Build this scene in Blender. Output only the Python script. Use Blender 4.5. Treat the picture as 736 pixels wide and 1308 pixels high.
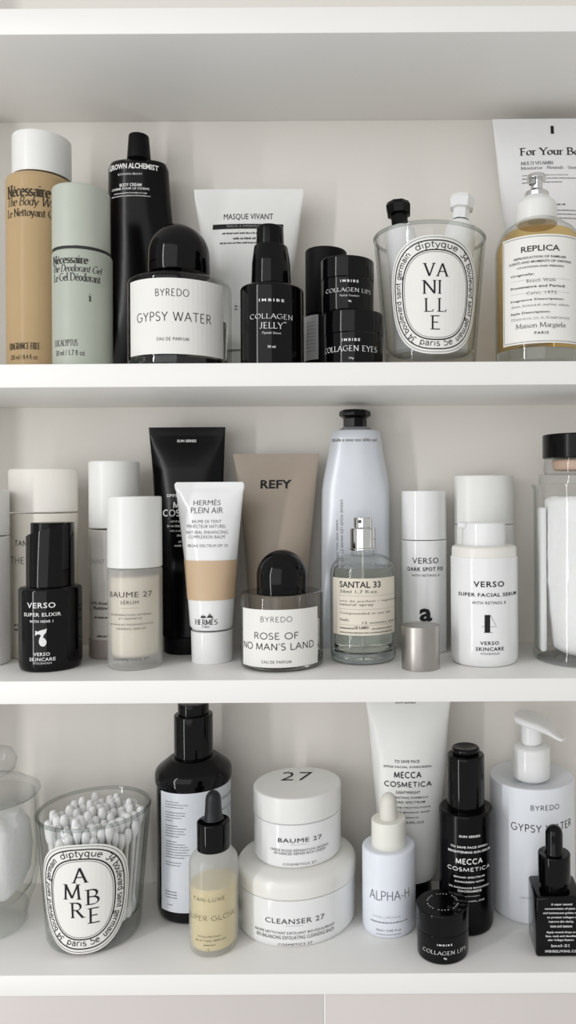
import bpy, bmesh, math, random
from mathutils import Vector, Matrix

for o in list(bpy.data.objects):
    bpy.data.objects.remove(o)
scene = bpy.context.scene
COL = scene.collection
rng = random.Random(7)

# ------------------------------------------------------------------ camera
F = 980.0                    # focal length in pixels of the 736x1308 frame
CX, CY = 505.0, 628.0        # principal point (the photograph is an off-centre crop)
D = 0.54                     # lens to the front edges of the shelves
ZC = 1.40                    # lens height
ROLL = math.radians(0.33)
DEPTH = 0.128                # shelf depth
cam_d = bpy.data.cameras.new('camera')
cam = bpy.data.objects.new('camera', cam_d)
COL.objects.link(cam)
cam_d.sensor_fit = 'VERTICAL'
cam_d.sensor_height = 36.0
cam_d.lens = F / 1308 * 36
cam_d.shift_x = -(CX - 368) / 1308
cam_d.shift_y = (CY - 654) / 1308
cam_d.clip_start = 0.02
cam.matrix_world = Matrix.Translation((0, -D, ZC)) @ Matrix.Rotation(math.pi / 2, 4, 'X') @ Matrix.Rotation(-ROLL, 4, 'Z')
scene.camera = cam

# ------------------------------------------------------------------ light
world = bpy.data.worlds.new('world')
scene.world = world
world.use_nodes = True
bg = world.node_tree.nodes['Background']
bg.inputs[0].default_value = (1.0, 0.995, 0.986, 1)
bg.inputs[1].default_value = 0.58


def area_light(name, loc, target, sx, sy, power, color):
    d = bpy.data.lights.new(name, 'AREA')
    d.shape = 'RECTANGLE'
    d.size, d.size_y = sx, sy
    d.energy = power
    d.color = color
    o = bpy.data.objects.new(name, d)
    COL.objects.link(o)
    o.location = loc
    o.rotation_euler = (Vector(target) - Vector(loc)).to_track_quat('-Z', 'Y').to_euler()
    return o


area_light('window_light', (-0.9, -2.3, ZC + 0.35), (-0.1, 0.05, ZC - 0.1), 2.4, 2.2, 19, (0.96, 0.98, 1.0))
area_light('door_gap_light', (-1.15, -1.0, ZC + 0.0), (0, 0, ZC), 0.07, 1.9, 9.0, (1.0, 1.0, 1.0))

vs = scene.view_settings
vs.view_transform = 'Standard'
vs.look = 'None'
vs.gamma = 1
vs.exposure = -0.09
vs.use_curve_mapping = False
scene.cycles.transparent_max_bounces = 24

# ------------------------------------------------------------------ materials
def lin(c):
    return tuple(((v / 255) / 12.92 if v / 255 <= 0.04045 else ((v / 255 + 0.055) / 1.055) ** 2.4) for v in c) + (1.0,)


MATS = {}


def mat(name, rgb, rough=0.5, metal=0.0, trans=0.0, ior=1.45, coat=0.0, sss=0.0, vary=0.03, scale=60.0, bump=0.0, spec=0.5):
    if name in MATS:
        return MATS[name]
    m = bpy.data.materials.new(name)
    m.use_nodes = True
    nt = m.node_tree
    p = nt.nodes['Principled BSDF']
    c = lin(rgb)
    p.inputs['Roughness'].default_value = rough
    p.inputs['Metallic'].default_value = metal
    p.inputs['Transmission Weight'].default_value = trans
    p.inputs['IOR'].default_value = ior
    p.inputs['Coat Weight'].default_value = coat
    p.inputs['Coat Roughness'].default_value = 0.04
    p.inputs['Specular IOR Level'].default_value = spec
    if sss:
        p.inputs['Subsurface Weight'].default_value = sss
        p.inputs['Subsurface Radius'].default_value = (0.01, 0.008, 0.006)
        p.inputs['Subsurface Scale'].default_value = 0.5
    tc = nt.nodes.new('ShaderNodeTexCoord')
    nz = nt.nodes.new('ShaderNodeTexNoise')
    nz.inputs['Scale'].default_value = scale
    nz.inputs['Detail'].default_value = 3
    nt.links.new(tc.outputs['Object'], nz.inputs['Vector'])
    mx = nt.nodes.new('ShaderNodeMix')
    mx.data_type = 'RGBA'
    mx.inputs['A'].default_value = tuple(v * (1 - vary) for v in c[:3]) + (1,)
    mx.inputs['B'].default_value = tuple(min(1, v * (1 + vary)) for v in c[:3]) + (1,)
    nt.links.new(nz.outputs['Fac'], mx.inputs['Factor'])
    nt.links.new(mx.outputs['Result'], p.inputs['Base Color'])
    if bump:
        b = nt.nodes.new('ShaderNodeBump')
        b.inputs['Strength'].default_value = bump
        b.inputs['Distance'].default_value = 0.001
        nt.links.new(nz.outputs['Fac'], b.inputs['Height'])
        nt.links.new(b.outputs['Normal'], p.inputs['Normal'])
    MATS[name] = m
    return m


def thin_glass(name, tint=(0.99, 0.993, 0.992), edge=(0.52, 0.55, 0.54), rough=0.0, haze=0.0, haze_rgb=(235, 235, 232), ior=1.45):
    """thin-walled glass: see-through face on, reflecting and slightly tinted at grazing angles; haze frosts it"""
    if name in MATS:
        return MATS[name]
    m = bpy.data.materials.new(name)
    m.use_nodes = True
    nt = m.node_tree
    nt.nodes.clear()
    out = nt.nodes.new('ShaderNodeOutputMaterial')
    lw = nt.nodes.new('ShaderNodeLayerWeight')
    lw.inputs['Blend'].default_value = 0.5
    pw = nt.nodes.new('ShaderNodeMath')
    pw.operation = 'POWER'
    pw.inputs[1].default_value = 3.5
    nt.links.new(lw.outputs['Facing'], pw.inputs[0])
    mc = nt.nodes.new('ShaderNodeMix')
    mc.data_type = 'RGBA'
    mc.inputs['A'].default_value = tint + (1,)
    mc.inputs['B'].default_value = edge + (1,)
    nt.links.new(pw.outputs[0], mc.inputs['Factor'])
    tr = nt.nodes.new('ShaderNodeBsdfTransparent')
    nt.links.new(mc.outputs['Result'], tr.inputs['Color'])
    src = tr
    if haze:
        df = nt.nodes.new('ShaderNodeBsdfDiffuse')
        df.inputs['Color'].default_value = lin(haze_rgb)
        tl = nt.nodes.new('ShaderNodeBsdfTranslucent')
        tl.inputs['Color'].default_value = lin(haze_rgb)
        m0 = nt.nodes.new('ShaderNodeMixShader')
        m0.inputs[0].default_value = 0.4
        nt.links.new(df.outputs[0], m0.inputs[1])
        nt.links.new(tl.outputs[0], m0.inputs[2])
        m1 = nt.nodes.new('ShaderNodeMixShader')
        m1.inputs[0].default_value = haze
        nt.links.new(tr.outputs[0], m1.inputs[1])
        nt.links.new(m0.outputs[0], m1.inputs[2])
        src = m1
    gl = nt.nodes.new('ShaderNodeBsdfGlossy')
    gl.inputs['Roughness'].default_value = rough
    fr = nt.nodes.new('ShaderNodeFresnel')
    fr.inputs['IOR'].default_value = ior
    # the inner faces of a thin wall reflect like the outer ones: take out total internal reflection
    geo = nt.nodes.new('ShaderNodeNewGeometry')
    mm = nt.nodes.new('ShaderNodeMix')
    mm.data_type = 'FLOAT'
    nt.links.new(geo.outputs['Backfacing'], mm.inputs['Factor'])
    nt.links.new(fr.outputs[0], mm.inputs['A'])
    mm.inputs['B'].default_value = 0.03
    ms = nt.nodes.new('ShaderNodeMixShader')
    nt.links.new(mm.outputs['Result'], ms.inputs[0])
    nt.links.new(src.outputs[0], ms.inputs[1])
    nt.links.new(gl.outputs[0], ms.inputs[2])
    nt.links.new(ms.outputs[0], out.inputs['Surface'])
    MATS[name] = m
    return m


SHELF = mat('white_melamine', (243, 242, 239), 0.38, scale=25, vary=0.012, bump=0.02)
WALL = mat('cabinet_back', (231, 227, 220), 0.6, scale=8, vary=0.02, bump=0.03)
DRAWER = mat('drawer_lacquer', (214, 207, 203), 0.45, scale=12, vary=0.02)
WHITE = mat('white_plastic', (236, 236, 233), 0.3)
WHITE_GLOSS = mat('white_gloss', (238, 239, 238), 0.12)
WHITE_MATTE = mat('white_matte', (232, 232, 232), 0.55)
CREAM = mat('cream_plastic', (228, 222, 210), 0.4)
PAPER = mat('paper_label', (238, 237, 232), 0.6, vary=0.015)
BLACK = mat('black_gloss', (6, 6, 8), 0.08, vary=0.1, spec=0.3)
BLACK_SATIN = mat('black_satin', (5, 5, 7), 0.2, vary=0.1, spec=0.22)
BLACK_MATTE = mat('black_matte', (8, 8, 10), 0.5, vary=0.1, spec=0.2)
NAVY = mat('dropper_rubber', (22, 25, 30), 0.45)
INK = mat('ink_black', (18, 18, 20), 0.7)
INK_GREY = mat('ink_grey', (105, 105, 106), 0.7)
INK_SOFT = mat('ink_soft', (60, 58, 57), 0.7)
INK_WHITE = mat('ink_white', (232, 232, 230), 0.6)
INK_SILVER = mat('ink_silver', (150, 150, 150), 0.6)
INK_BROWN = mat('ink_brown', (62, 50, 36), 0.7)
SAGE = mat('sage_plastic', (178, 184, 171), 0.42)
SAGE_CAP = mat('sage_cap', (187, 192, 180), 0.42)
SEAM = mat('seam_dark', (46, 50, 46), 0.7)
CHROME = mat('chrome', (225, 225, 225), 0.08, metal=1.0)
BRUSHED = mat('brushed_metal', (178, 173, 168), 0.36, metal=1.0, scale=150, vary=0.06)
TAUPE = mat('taupe_tube', (166, 153, 138), 0.42)
ALU = mat('aluminium_paint', (216, 220, 226), 0.3, metal=0.15)
COTTON = mat('cotton', (244, 244, 243), 0.9, scale=220, bump=0.6, sss=0.2)
STICK = mat('paper_stick', (240, 239, 236), 0.7)
TAN = mat('tan_band', (205, 178, 146), 0.5)
BEIGE = mat('serum_beige', (226, 216, 194), 0.5)
GLASS = thin_glass('clear_glass')
GLASS_PALE = thin_glass('pale_glass', edge=(0.78, 0.8, 0.79))
GLASS_BASE = mat('solid_glass', (236, 240, 238), 0.0, trans=1.0, ior=1.45, vary=0.0)
FROST = thin_glass('frosted_glass', haze=0.45, rough=0.25)
FROST_GREY = thin_glass('frosted_grey_glass', haze=0.6, rough=0.25, haze_rgb=(200, 195, 190))
PERFUME_GLASS = thin_glass('perfume_glass', tint=(.98, .984, .98), edge=(.45, .48, .46))
LIQ_CLEAR = mat('liquid_pale', (246, 248, 236), 0.0, trans=1.0, ior=1.33, vary=0.0)
AMBER = thin_glass('amber_liquid', tint=(.965, .83, .53), edge=(.93, .72, .36))
GLOW = mat('yellow_serum', (228, 208, 138), 0.35, sss=0.3)
GEL = mat('amber_gel', (198, 172, 132), 0.22, trans=0.12, ior=1.2, sss=0.3)
PEACH = mat('peach_cream', (214, 182, 160), 0.5)

# ------------------------------------------------------------------ pixel <-> place
SA, CA = math.sin(ROLL), math.cos(ROLL)


def uv(px, py):
    dx, dy = px - CX, py - CY
    return dx * CA - dy * SA, dx * SA + dy * CA


def pix(px, py, Y):
    u, v = uv(px, py)
    return u / F * (D + Y), ZC - v / F * (D + Y)


Z_CEIL = pix(505, 41.5, 0)[1]
S1T, S1B = pix(505, 462.4, 0)[1], pix(505, 492.5, 0)[1]
S2T, S2B = pix(505, 867.5, 0)[1], pix(505, 897.0, 0)[1]
S3T, S3B = pix(505, 1243.5, 0)[1], pix(505, 1270.0, 0)[1]


def front_depth(px, py, zs):
    """depth behind the shelf edge of a contact point seen at px, py on a board with its top at zs"""
    u, v = uv(px, py)
    return (ZC - zs) * F / v - D


# ------------------------------------------------------------------ mesh helpers
def link_mesh(name, verts, faces, m, parent=None, smooth=True, angle=40, origin=None):
    if parent is not None and origin is None:
        p = parent
        origin = Vector((0, 0, 0))
        while p is not None:
            origin = origin + p.location
            p = p.parent
    origin = Vector(origin) if origin is not None else Vector((0, 0, 0))
    me = bpy.data.meshes.new(name)
    me.from_pydata([tuple(Vector(v) - origin) for v in verts], [], faces)
    if smooth:
        me.polygons.foreach_set('use_smooth', [True] * len(me.polygons))
        me.set_sharp_from_angle(angle=math.radians(angle))
    me.materials.append(m)
    o = bpy.data.objects.new(name, me)
    COL.objects.link(o)
    if parent is not None:
        o.parent = parent
    else:
        o.location = origin
    return o


def tag(o, label, cat, group=None, kind=None):
    if label:
        o['label'] = label
    if cat:
        o['category'] = cat
    if group:
        o['group'] = group
    if kind:
        o['kind'] = kind
    return o


def box_geo(x0, x1, y0, y1, z0, z1, bev=0.0, seg=2):
    bm = bmesh.new()
    bmesh.ops.create_cube(bm, size=1)
    for v in bm.verts:
        v.co = Vector(((x0 + x1) / 2 + v.co.x * (x1 - x0), (y0 + y1) / 2 + v.co.y * (y1 - y0), (z0 + z1) / 2 + v.co.z * (z1 - z0)))
    if bev:
        bmesh.ops.bevel(bm, geom=bm.edges[:], offset=bev, segments=seg, affect='EDGES', profile=0.5)
    bm.verts.ensure_lookup_table()
    vs_ = [v.co.copy() for v in bm.verts]
    fs = [[v.index for v in f.verts] for f in bm.faces]
    bm.free()
    return vs_, fs


def fillet(pts, n=5):
    """pts: (r, z, radius); rounds the corners of a profile"""
    out = []
    for i, p in enumerate(pts):
        rad = p[2] if len(p) > 2 else 0
        if rad <= 0 or i == 0 or i == len(pts) - 1:
            out.append((p[0], p[1]))
            continue
        a, b, c = (Vector(q[:2]) for q in (pts[i - 1], p, pts[i + 1]))
        da, dc = a - b, c - b
        la, lc = da.length, dc.length
        if la < 1e-7 or lc < 1e-7:
            out.append((p[0], p[1]))
            continue
        t = min(rad, la * 0.49, lc * 0.49)
        p0, p1 = b + da / la * t, b + dc / lc * t
        for k in range(n + 1):
            s = k / n
            q = p0 * (1 - s) ** 2 + b * 2 * s * (1 - s) + p1 * s * s
            out.append((q.x, q.y))
    return out


def lathe_geo(x, y, prof, seg=56, sx=1.0, sy=1.0):
    verts, faces, rings = [], [], []
    for r, z in prof:
        if r < 1e-7:
            rings.append([len(verts)])
            verts.append((x, y, z))
        else:
            rings.append(list(range(len(verts), len(verts) + seg)))
            for k in range(seg):
                a = 2 * math.pi * k / seg
                verts.append((x + r * sx * math.sin(a), y - r * sy * math.cos(a), z))
    for A, B in zip(rings, rings[1:]):
        if len(A) == 1 and len(B) == 1:
            continue
        for k in range(seg):
            k2 = (k + 1) % seg
            if len(A) == 1:
                faces.append([A[0], B[k2], B[k]])
            elif len(B) == 1:
                faces.append([A[k], A[k2], B[0]])
            else:
                faces.append([A[k], A[k2], B[k2], B[k]])
    return verts, faces


# ------------------------------------------------------------------ lettering
def arc(cx, cy, rx, ry, a0, a1):
    n = max(4, int(abs(a1 - a0) / 22))
    return [(cx + rx * math.cos(math.radians(a0 + (a1 - a0) * k / n)), cy + ry * math.sin(math.radians(a0 + (a1 - a0) * k / n))) for k in range(n + 1)]


def P(*a):
    out = []
    for q in a:
        if isinstance(q, list):
            out += q
        else:
            out.append(q)
    return out


X = 0.62
GL = {   # advance, strokes, serif points
    'A': (.8, [P((.05, 0), (.4, 1)), P((.4, 1), (.76, 0)), P((.17, .36), (.63, .36))], [(.05, 0), (.76, 0)]),
    'B': (.68, [P((.13, 0), (.13, 1)), P((.13, 1), (.33, 1), arc(.33, .76, .2, .24, 90, -90), (.13, .52)), P((.13, .52), (.35, .52), arc(.35, .26, .25, .26, 90, -90), (.13, 0))], [(.1, 0), (.1, 1)]),
    'C': (.82, [arc(.46, .5, .4, .5, 48, 312)], []),
    'D': (.84, [P((.13, 0), (.13, 1)), P((.13, 1), (.33, 1), arc(.33, .5, .43, .5, 90, -90), (.13, 0))], [(.1, 0), (.1, 1)]),
    'E': (.62, [P((.13, 0), (.13, 1)), P((.13, 1), (.52, 1)), P((.13, .52), (.45, .52)), P((.13, 0), (.56, 0))], [(.1, 0), (.1, 1)]),
    'F': (.58, [P((.13, 0), (.13, 1)), P((.13, 1), (.53, 1)), P((.13, .52), (.45, .52))], [(.13, 0), (.1, 1)]),
    'G': (.88, [P(arc(.46, .5, .4, .5, 48, 340), (.84, .46), (.56, .46))], []),
    'H': (.82, [P((.13, 0), (.13, 1)), P((.69, 0), (.69, 1)), P((.13, .52), (.69, .52))], [(.13, 0), (.13, 1), (.69, 0), (.69, 1)]),
    'I': (.3, [P((.15, 0), (.15, 1))], [(.15, 0), (.15, 1)]),
    'J': (.48, [P((.34, 1), (.34, .24), arc(.18, .24, .16, .24, 0, -140))], [(.34, 1)]),
    'K': (.74, [P((.13, 0), (.13, 1)), P((.66, 1), (.13, .44)), P((.3, .6), (.7, 0))], [(.13, 0), (.13, 1), (.66, 1), (.7, 0)]),
    'L': (.58, [P((.13, 0), (.13, 1)), P((.13, 0), (.54, 0), (.55, .14))], [(.13, 1), (.1, 0)]),
    'M': (.96, [P((.1, 0), (.15, 1)), P((.15, 1), (.48, .08)), P((.48, .08), (.81, 1)), P((.81, 1), (.86, 0))], [(.1, 0), (.13, 1), (.83, 1), (.86, 0)]),
    'N': (.84, [P((.13, 0), (.13, 1)), P((.13, 1), (.71, 0)), P((.71, 0), (.71, 1))], [(.13, 0), (.1, 1), (.71, 1)]),
    'O': (.92, [arc(.46, .5, .4, .5, 0, 360)], []),
    'P': (.64, [P((.13, 0), (.13, 1)), P((.13, 1), (.34, 1), arc(.34, .74, .23, .26, 90, -90), (.13, .48))], [(.13, 0), (.1, 1)]),
    'Q': (.92, [arc(.46, .5, .4, .5, 0, 360), P((.5, .22), (.85, -.08))], []),
    'R': (.7, [P((.13, 0), (.13, 1)), P((.13, 1), (.34, 1), arc(.34, .75, .21, .25, 90, -90), (.13, .5)), P((.34, .5), (.64, 0))], [(.13, 0), (.1, 1), (.66, 0)]),
    'S': (.58, [P(arc(.29, .755, .2, .245, 32, 262), arc(.29, .255, .23, .255, 82, -148))], []),
    'T': (.68, [P((.34, 0), (.34, 1)), P((.03, 1), (.65, 1))], [(.34, 0)]),
    'U': (.8, [P((.13, 1), (.13, .33), arc(.4, .33, .27, .33, 180, 360), (.67, 1))], [(.13, 1), (.67, 1)]),
    'V': (.76, [P((.04, 1), (.38, 0)), P((.38, 0), (.72, 1))], [(.04, 1), (.72, 1)]),
    'W': (1.1, [P((.04, 1), (.3, 0)), P((.3, 0), (.55, 1)), P((.55, 1), (.8, 0)), P((.8, 0), (1.06, 1))], [(.04, 1), (.55, 1), (1.06, 1)]),
    'X': (.72, [P((.06, 1), (.66, 0)), P((.06, 0), (.66, 1))], [(.06, 1), (.66, 0), (.06, 0), (.66, 1)]),
    'Y': (.7, [P((.04, 1), (.35, .48)), P((.66, 1), (.35, .48)), P((.35, .48), (.35, 0))], [(.04, 1), (.66, 1), (.35, 0)]),
    'Z': (.66, [P((.06, 1), (.6, 1)), P((.6, 1), (.05, 0)), P((.05, 0), (.62, 0))], []),
    'a': (.5, [P((.09, .5), arc(.25, .44, .16, .18, 150, 0), (.41, .08), (.47, 0)), P((.41, .38), arc(.24, .18, .17, .18, 100, 270), (.41, .1))], []),
    'b': (.56, [P((.11, 0), (.11, 1)), arc(.3, .31, .19, .31, 0, 360)], [(.09, 1)]),
    'c': (.48, [arc(.28, .31, .21, .31, 52, 308)], []),
    'd': (.56, [P((.46, 0), (.46, 1)), arc(.26, .31, .2, .31, 0, 360)], [(.43, 1), (.49, 0)]),
    'e': (.5, [P((.07, .35), (.45, .35), arc(.26, .31, .2, .31, 8, 318))], []),
    'f': (.34, [P((.15, 0), (.15, .8), arc(.28, .8, .13, .2, 180, 50)), P((.03, X), (.32, X))], [(.15, 0)]),
    'g': (.52, [arc(.25, .36, .17, .26, 0, 360), P((.2, .1), (.12, 0), arc(.25, -.14, .2, .14, 120, 450)), P((.38, .56), (.5, .62))], []),
    'h': (.58, [P((.11, 0), (.11, 1)), P((.11, .4), arc(.29, .4, .17, .22, 170, 0), (.46, 0))], [(.09, 1), (.11, 0), (.46, 0)]),
    'i': (.26, [P((.13, 0), (.13, X)), P((.13, .84), (.13, .92))], [(.13, 0), (.1, X)]),
    'j': (.26, [P((.15, X), (.15, -.1), arc(.02, -.1, .13, .18, 0, -110)), P((.15, .84), (.15, .92))], [(.12, X)]),
    'k': (.54, [P((.11, 0), (.11, 1)), P((.45, X), (.11, .28)), P((.22, .4), (.49, 0))], [(.09, 1), (.11, 0), (.5, 0)]),
    'l': (.26, [P((.13, 0), (.13, 1))], [(.13, 0), (.1, 1)]),
    'm': (.86, [P((.11, 0), (.11, X)), P((.11, .4), arc(.27, .4, .15, .22, 170, 0), (.42, 0)), P((.42, .4), arc(.58, .4, .15, .22, 170, 0), (.73, 0))], [(.08, X), (.11, 0), (.42, 0), (.73, 0)]),
    'n': (.58, [P((.11, 0), (.11, X)), P((.11, .4), arc(.29, .4, .17, .22, 170, 0), (.46, 0))], [(.08, X), (.11, 0), (.46, 0)]),
    'o': (.56, [arc(.28, .31, .21, .31, 0, 360)], []),
    'p': (.58, [P((.11, -.32), (.11, X)), arc(.31, .31, .19, .31, 0, 360)], [(.08, X), (.11, -.32)]),
    'q': (.56, [P((.45, -.32), (.45, X)), arc(.26, .31, .19, .31, 0, 360)], [(.45, -.32)]),
    'r': (.4, [P((.12, 0), (.12, X)), P((.12, .38), arc(.3, .4, .17, .22, 165, 62))], [(.09, X), (.12, 0)]),
    's': (.42, [P(arc(.21, .46, .13, .155, 35, 262), arc(.21, .16, .16, .155, 82, -148))], []),
    't': (.34, [P((.15, .84), (.15, .14), arc(.25, .14, .1, .13, 180, 300)), P((.03, X), (.31, X))], []),
    'u': (.58, [P((.11, X), (.11, .2), arc(.28, .2, .17, .2, 180, 350), (.46, .3)), P((.46, 0), (.46, X))], [(.08, X), (.43, X), (.49, 0)]),
    'v': (.52, [P((.04, X), (.26, 0)), P((.26, 0), (.48, X))], [(.05, X), (.47, X)]),
    'w': (.78, [P((.04, X), (.22, 0)), P((.22, 0), (.39, X)), P((.39, X), (.56, 0)), P((.56, 0), (.74, X))], [(.05, X), (.73, X)]),
    'x': (.52, [P((.06, X), (.46, 0)), P((.06, 0), (.46, X))], [(.06, X), (.46, 0)]),
    'y': (.52, [P((.04, X), (.27, 0)), P((.48, X), (.2, -.24), (.08, -.3))], [(.05, X), (.47, X)]),
    'z': (.48, [P((.06, X), (.42, X)), P((.42, X), (.05, 0)), P((.05, 0), (.44, 0))], []),
    '0': (.6, [arc(.3, .5, .22, .5, 0, 360)], []),
    '1': (.4, [P((.08, .82), (.22, 1)), P((.22, 1), (.22, 0))], [(.22, 0)]),
    '2': (.58, [P(arc(.28, .72, .2, .28, 160, -30), (.06, 0)), P((.06, 0), (.52, 0))], []),
    '3': (.54, [P(arc(.25, .76, .18, .24, 150, -90)), P(arc(.24, .26, .22, .26, 90, -150))], []),
    '4': (.6, [P((.42, 0), (.42, 1)), P((.42, 1), (.04, .3)), P((.04, .3), (.56, .3))], []),
    '5': (.56, [P((.46, 1), (.14, 1)), P((.14, 1), (.1, .56)), P(arc(.25, .3, .23, .3, 125, -145))], []),
    '7': (.56, [P((.05, 1), (.5, 1)), P((.5, 1), (.2, 0))], []),
    '.': (.24, [P((.12, 0), (.12, .1))], []),
    ',': (.24, [P((.13, .08), (.08, -.12))], []),
    ':': (.24, [P((.12, 0), (.12, .1)), P((.12, .5), (.12, .6))], []),
    '-': (.4, [P((.06, .36), (.34, .36))], []),
    "'": (.2, [P((.1, 1), (.1, .78))], []),
    '/': (.4, [P((.04, -.05), (.36, 1.05))], []),
    '*': (.3, [P((.15, .3), (.15, .42))], []),
}
for base, acc, dst in (('e', '/', 'é'), ('e', '\\', 'è'), ('E', '\\', 'È'), ('E', '/', 'É')):
    w_, st_, se_ = GL[base]
    y_ = 1.1 if base == 'E' else .74
    GL[dst] = (w_, st_ + [P((.24, y_), (.36, y_ + .16)) if acc == '/' else P((.22, y_ + .16), (.34, y_))], se_)


def skeleton(text, track=0.0, slant=0.0):
    """polylines (in cap-height units) and serif points of a line of text"""
    x, lines, ser = 0.0, [], []
    for ch in text:
        if ch == ' ':
            x += .34 + track
            continue
        adv, st, se = GL.get(ch, GL['-'])
        for s in st:
            lines.append([(x + q[0] + slant * q[1], q[1]) for q in s])
        for q in se:
            ser.append((x + q[0] + slant * q[1], q[1]))
        x += adv + track
    return lines, ser, x - track


def stroke_quads(line, wfun, out, step):
    """quads along a polyline; the width comes from the direction of each piece"""
    pts = [line[0]]
    for a, b in zip(line, line[1:]):
        n = max(1, int(math.hypot(b[0] - a[0], b[1] - a[1]) / step))
        for k in range(1, n + 1):
            pts.append((a[0] + (b[0] - a[0]) * k / n, a[1] + (b[1] - a[1]) * k / n))
    verts, faces = out
    base = len(verts)
    for i, p in enumerate(pts):
        a, b = pts[max(0, i - 1)], pts[min(len(pts) - 1, i + 1)]
        if i == 0 and len(pts) > 2 and math.hypot(pts[0][0] - pts[-1][0], pts[0][1] - pts[-1][1]) < 1e-9:
            a = pts[-2]
        if i == len(pts) - 1 and len(pts) > 2 and math.hypot(pts[0][0] - pts[-1][0], pts[0][1] - pts[-1][1]) < 1e-9:
            b = pts[1]
        dx, dy = b[0] - a[0], b[1] - a[1]
        l = math.hypot(dx, dy) or 1
        dx, dy = dx / l, dy / l
        w = wfun(dx, dy) / 2
        verts.append((p[0] - dy * w, p[1] + dx * w))
        verts.append((p[0] + dy * w, p[1] - dx * w))
        if i:
            k = base + 2 * i
            faces.append([k - 2, k - 1, k + 1, k])


TEXTS = {}


def font_mesh(text, bold, track):
    key = (text, bold, track)
    if key not in TEXTS:
        cu = bpy.data.curves.new('type', 'FONT')
        cu.body = text
        cu.size = 1
        cu.resolution_u = 2
        cu.offset = bold
        cu.space_character = track
        ob = bpy.data.objects.new('type', cu)
        me = bpy.data.meshes.new_from_object(ob)
        vs_ = [(v.co.x, v.co.y) for v in me.vertices]
        fs = [list(p.vertices) for p in me.polygons]
        bpy.data.objects.remove(ob)
        bpy.data.curves.remove(cu)
        bpy.data.meshes.remove(me)
        TEXTS[key] = (vs_, fs)
    return TEXTS[key]


STYLES = {  # pen width / cap height, nib contrast (0 = even), slant, serif
    'G': (.085, 0, 0, 0), 'GM': (.12, 0, 0, 0), 'GB': (.21, 0, 0, 0),
    'S': (.13, 1, 0, 1), 'SB': (.19, 1, 0, 1), 'SM': (.15, 1, 0, 1), 'SI': (.12, 1, .22, 0), 'SL': (.1, .6, 0, 1),
}


def row(q):
    """row of the frame in which a point appears"""
    t = q[1] + D
    u, v = q[0] / t * F, (ZC - q[2]) / t * F
    return CY + v * CA - u * SA


class CylSurf:
    def __init__(self, X0, Y0, R, dRdz=0.0, z0=0.0):
        self.X0, self.Y0, self.R, self.k, self.z0 = X0, Y0, R, dRdz, z0
        self.step = R * 0.09

    def hit(self, px, py):
        u, v = uv(px, py)
        R = self.R
        for _ in range(4):
            dx, dy = u / F, 1.0
            ox, oy = -self.X0, -D - self.Y0
            a, b, c = dx * dx + 1, 2 * (ox * dx + oy), ox * ox + oy * oy - R * R
            q = b * b - 4 * a * c
            t = (-b - math.sqrt(max(q, 0))) / (2 * a)
            z = ZC - v / F * t
            R = self.R + self.k * (z - self.z0)
        X_, Y_ = dx * t, -D + t
        return self.R * math.atan2(X_ - self.X0, self.Y0 - Y_), z

    def p(self, s, z, off):
        a = s / self.R
        R = self.R + self.k * (z - self.z0) + off
        return (self.X0 + R * math.sin(a), self.Y0 - R * math.cos(a), z)


class FrontSurf:
    """front face given as a function Y = f(X, Z)"""
    def __init__(self, fn, step=0.0016):
        self.fn, self.step = fn, step

    def hit(self, px, py):
        Y = 0.06
        for _ in range(6):
            x, z = pix(px, py, Y)
            Y = self.fn(x, z)
        return x, z

    def p(self, s, z, off):
        return (s, self.fn(s, z) - off, z)


class TopSurf:
    """a level face seen from above: s = X, 'z' = Y"""
    def __init__(self, zt):
        self.zt, self.step = zt, 0.02

    def hit(self, px, py):
        u, v = uv(px, py)
        t = (ZC - self.zt) * F / v
        return u / F * t, -D + t

    def p(self, s, y, off):
        return (s, y, self.zt + off)


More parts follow.
